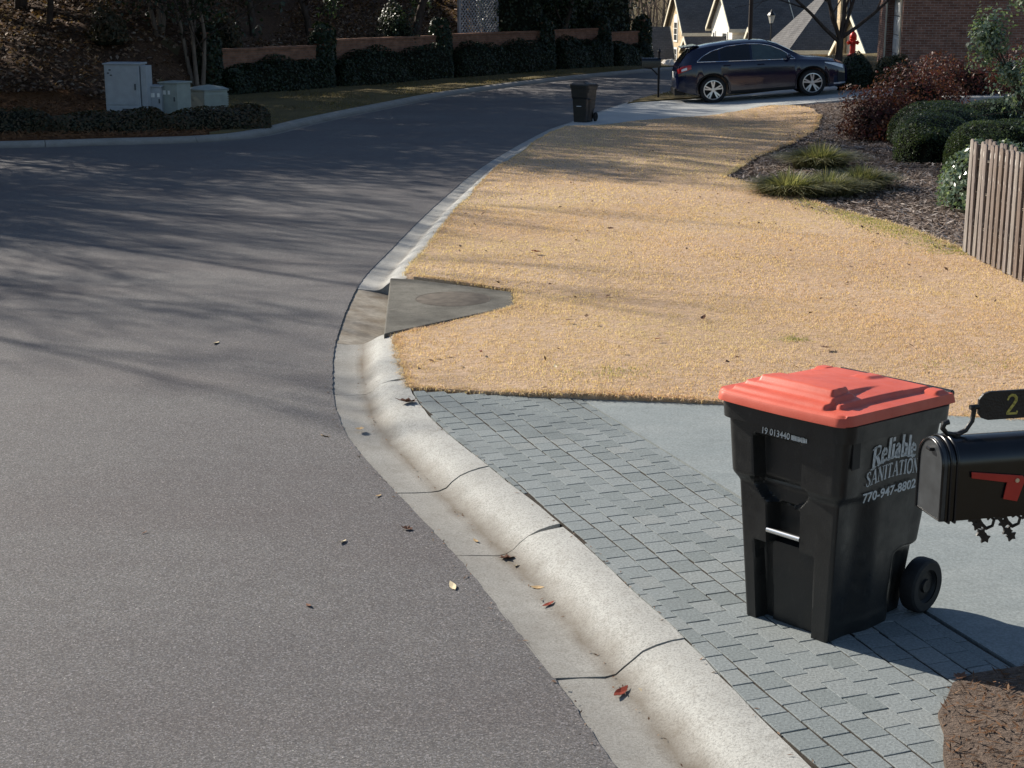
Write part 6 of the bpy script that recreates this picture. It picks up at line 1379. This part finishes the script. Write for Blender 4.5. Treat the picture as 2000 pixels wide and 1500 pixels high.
# windscreen, rear window, spoiler, plate, badge bar, rails
def top_patch(name, x0, x1, wf, off, mat, nx=14, ny=12):
    P = []
    for i in range(nx + 1):
        x = x0 + (x1 - x0) * i / nx; S = section(x)[7:]; zz = [q[1] for q in S][::-1]; ww = [q[0] for q in S][::-1]; row = []
        for j in range(ny + 1):
            y = wf(x) * (-1 + 2 * j / ny); z = float(np.interp(abs(y), ww, zz)); row.append((x, y, z + off))
        P.append(row)
    mb = MB(); mb.grid(P); return mb.build(name, mat, car, smooth=50)
top_patch('windscreen', 2.55, 3.42, lambda x: xk(x, [2.55, 3.42], [.56, .66]), .012, M['tint'])
top_patch('rear_window', .13, .44, lambda x: xk(x, [.13, .44], [.60, .53]), .014, M['tint'])
top_patch('sunroof', 1.45, 2.3, lambda x: .42, .006, M['tint'])
mb = MB(); mb.prism([(.24, 1.53), (.20, 1.575), (.62, 1.605), (.7, 1.57)], -.55, .55, 'y'); mb.build('spoiler', M['paint'], car, bevel=.02)
mb = MB(); mb.box((-.005, 0, .82), (.02, .34, .17)); mb.build('number_plate', M['white'], car, bevel=.004)
mb = MB(); mb.box((.1, 0, .36), (.3, 1.2, .2)); mb.build('rear_diffuser', M['trim_black'], car, bevel=.03)
mb = MB(); mb.box((2.32, 0, .36), (3.3, 1.1, .26)); mb.build('underbody', M['trim_black'], car)
mb = MB(); mb.box((4.67, 0, .62), (.05, .8, .12)); mb.build('grille', M['trim_black'], car, bevel=.01)
mb = MB(); mb.box((4.70, 0, .665), (.03, .5, .035)); mb.build('grille_bar', M['chrome'], car, bevel=.008)
sl_ = math.atan(.074); car.scale = (.97, 1, .945); car.rotation_euler = (0, -sl_, R(-1)); car.location = (4.40, 42.1, float(hR(5.3, 42.1)) - .074 * .95 * .0 + .004 - .07)

# ---------------------------------------------------------------- fallen leaves, each its own thing
def leaf_obj(shape, seed):
    r = random.Random(seed); mb = MB()
    if shape == 'maple':
        prof = [(0, -.5), (.06, -.34), (.24, -.36), (.2, -.18), (.34, -.04), (.22, .06), (.24, .24), (.1, .3), (0, .54)]; prof = prof + [(-x, y) for x, y in prof[-2:0:-1]]
    else: prof = [(0, -.5), (.12, -.25), (.17, 0), (.12, .25), (0, .5), (-.12, .25), (-.17, 0), (-.12, -.25)]
    c = r.uniform(.3, .9); tw = r.uniform(-.5, .5); n = len(prof)
    P = [(x, y, c * (x * x * 2 + y * y * .6) + tw * x * y * .6 + .02) for x, y in prof]
    mb.add([(0, 0, .01)] + P + [(0, 0, .0)] + [(x, y, z - .012) for x, y, z in P], [(0, 1 + i, 1 + (i + 1) % n) for i in range(n)] + [(n + 1, n + 2 + (i + 1) % n, n + 2 + i) for i in range(n)] + [(1 + i, n + 2 + i, n + 2 + (i + 1) % n, 1 + (i + 1) % n) for i in range(n)]); return mb
FL = [(-.59, 8.16, 0, 'maple', .075, 'leaf_brown', 'dark brown curled leaf on the asphalt near the kerb edge'), (-1.0, 7.05, 0, 'oval', .06, 'leaf_brown', 'small dark brown leaf alone in the middle of the near asphalt'), (-.93, 7.95, 0, 'oval', .075, 'leaf_pale', 'thin pale leaf on the asphalt left of the dark brown one'), (-.80, 8.75, 0, 'oval', .06, 'leaf_tan', 'small tan leaf on the asphalt beside the gutter'),
      (-.30, 7.3, 0, 'oval', .1, 'leaf_pale', 'pale sliver of leaf at the asphalt edge by a kerb joint'), (-.02, 7.75, -.02, 'maple', .11, 'leaf_brown', 'crumpled brown leaf lying in the gutter'), (.03, 7.64, -.02, 'oval', .07, 'leaf_pale', 'pale leaf stuck beside the crumpled gutter leaf'), (.13, 7.32, -.015, 'oval', .08, 'leaf_tan', 'tan leaf in the gutter midway to the bin'), (.18, 7.1, -.015, 'oval', .08, 'leaf_red', 'reddish leaf in the gutter below the tan leaf'),
      (.47, 6.12, -.02, 'oval', .12, 'leaf_red', 'big russet leaf at the lowest kerb joint'), (.58, 6.1, -.01, 'oval', .08, 'leaf_pale', 'pale leaf at the lowest kerb joint'), (-.2, 8.02, -.02, 'oval', .06, 'leaf_tan', 'tan leaf at the second kerb joint gutter'), (-1.27, 10.05, -.01, 'maple', .09, 'leaf_tan', 'tan leaf at the gutter corner of the bend'), (-1.05, 10.2, .0, 'maple', .1, 'leaf_tan', 'tan leaf on the rolled kerb at the bend'),
      (-2.55, 12.9, 0, 'oval', .13, 'leaf_pale', 'pale leaf alone on the shaded streaks of the road'), (-2.05, 8.1, 0, 'oval', .04, 'leaf_brown', 'tiny dark leaf on the near left asphalt'),
      (.27, 16.85, .14, 'maple', .14, 'leaf_red', 'red leaf on the tan lawn above the drain'), (1.2, 18.6, .14, 'maple', .1, 'leaf_brown', 'brown leaf on the lawn, upper middle'), (.5, 13.2, .14, 'oval', .1, 'leaf_brown', 'dark leaf on the lawn right of the drain'), (1.2, 12.4, .14, 'oval', .09, 'leaf_red', 'small red leaf on the lawn nearest the pavers'), (1.7, 13.4, .14, 'oval', .12, 'leaf_brown', 'brown leaf on the lawn above the paved apron'), (2.55, 12.15, .14, 'maple', .12, 'leaf_brown', 'brown leaf on the lawn just above the red lid'), (-.25, 11.9, .14, 'oval', .09, 'leaf_red', 'red leaf near the lawn corner at the pavers'), (.33, 11.35, .14, 'oval', .07, 'leaf_pale', 'pale leaf on the lawn edge above the pavers'), (-.75, 10.55, .1, 'maple', .16, 'leaf_brown', 'brown leaf wedged in the broken kerb joint'),
      (1.9, 6.0, .11, 'maple', .09, 'leaf_brown', 'brown leaf in the shadow of the large bin')]
for i, (x, y, z, sh, s, mt, lb) in enumerate(FL):
    o = leaf_obj(sh, i).build('fallen_leaf', M[mt]); o.location = (x, y, z + .004 if z < .12 else float(hlawn(x, y)) + .03); o.scale = (s, s, s); o.rotation_euler = (random.Random(i).uniform(-.2, .2), random.Random(i + 50).uniform(-.25, .25), random.Random(i + 90).uniform(0, 6.28)); tag(o, lb, 'leaf', 'fallen leaves')
# sticks and small grit on the pavement edge
r = np.random.default_rng(71); sp_s = r.uniform(s_at_y(4.8), s_at_y(13), 260); X = []; 
for s in sp_s:
    p = at_s(EDGE, Etree, s); q = nrm(EDGE, Etree, s); v = r.choice([-.02, .42, 1.0], p=[.35, .35, .3]) + r.normal(0, .035); w_ = kw(p[1]); X.append((p[0] + q[0] * w_ * v, p[1] + q[1] * w_ * v, .006 if v < .2 else (-.012 if v < .7 else .104)))
X = np.array(X); N = np.c_[r.normal(0, .3, len(X)), r.normal(0, .3, len(X)), np.ones(len(X))]
mobj('gutter_debris', leaf_mesh('gutter_debris', X, N, r.uniform(.008, .035, len(X)), r.uniform(.004, .012, len(X)), [M['litter']], r, None, .3), kind='stuff')
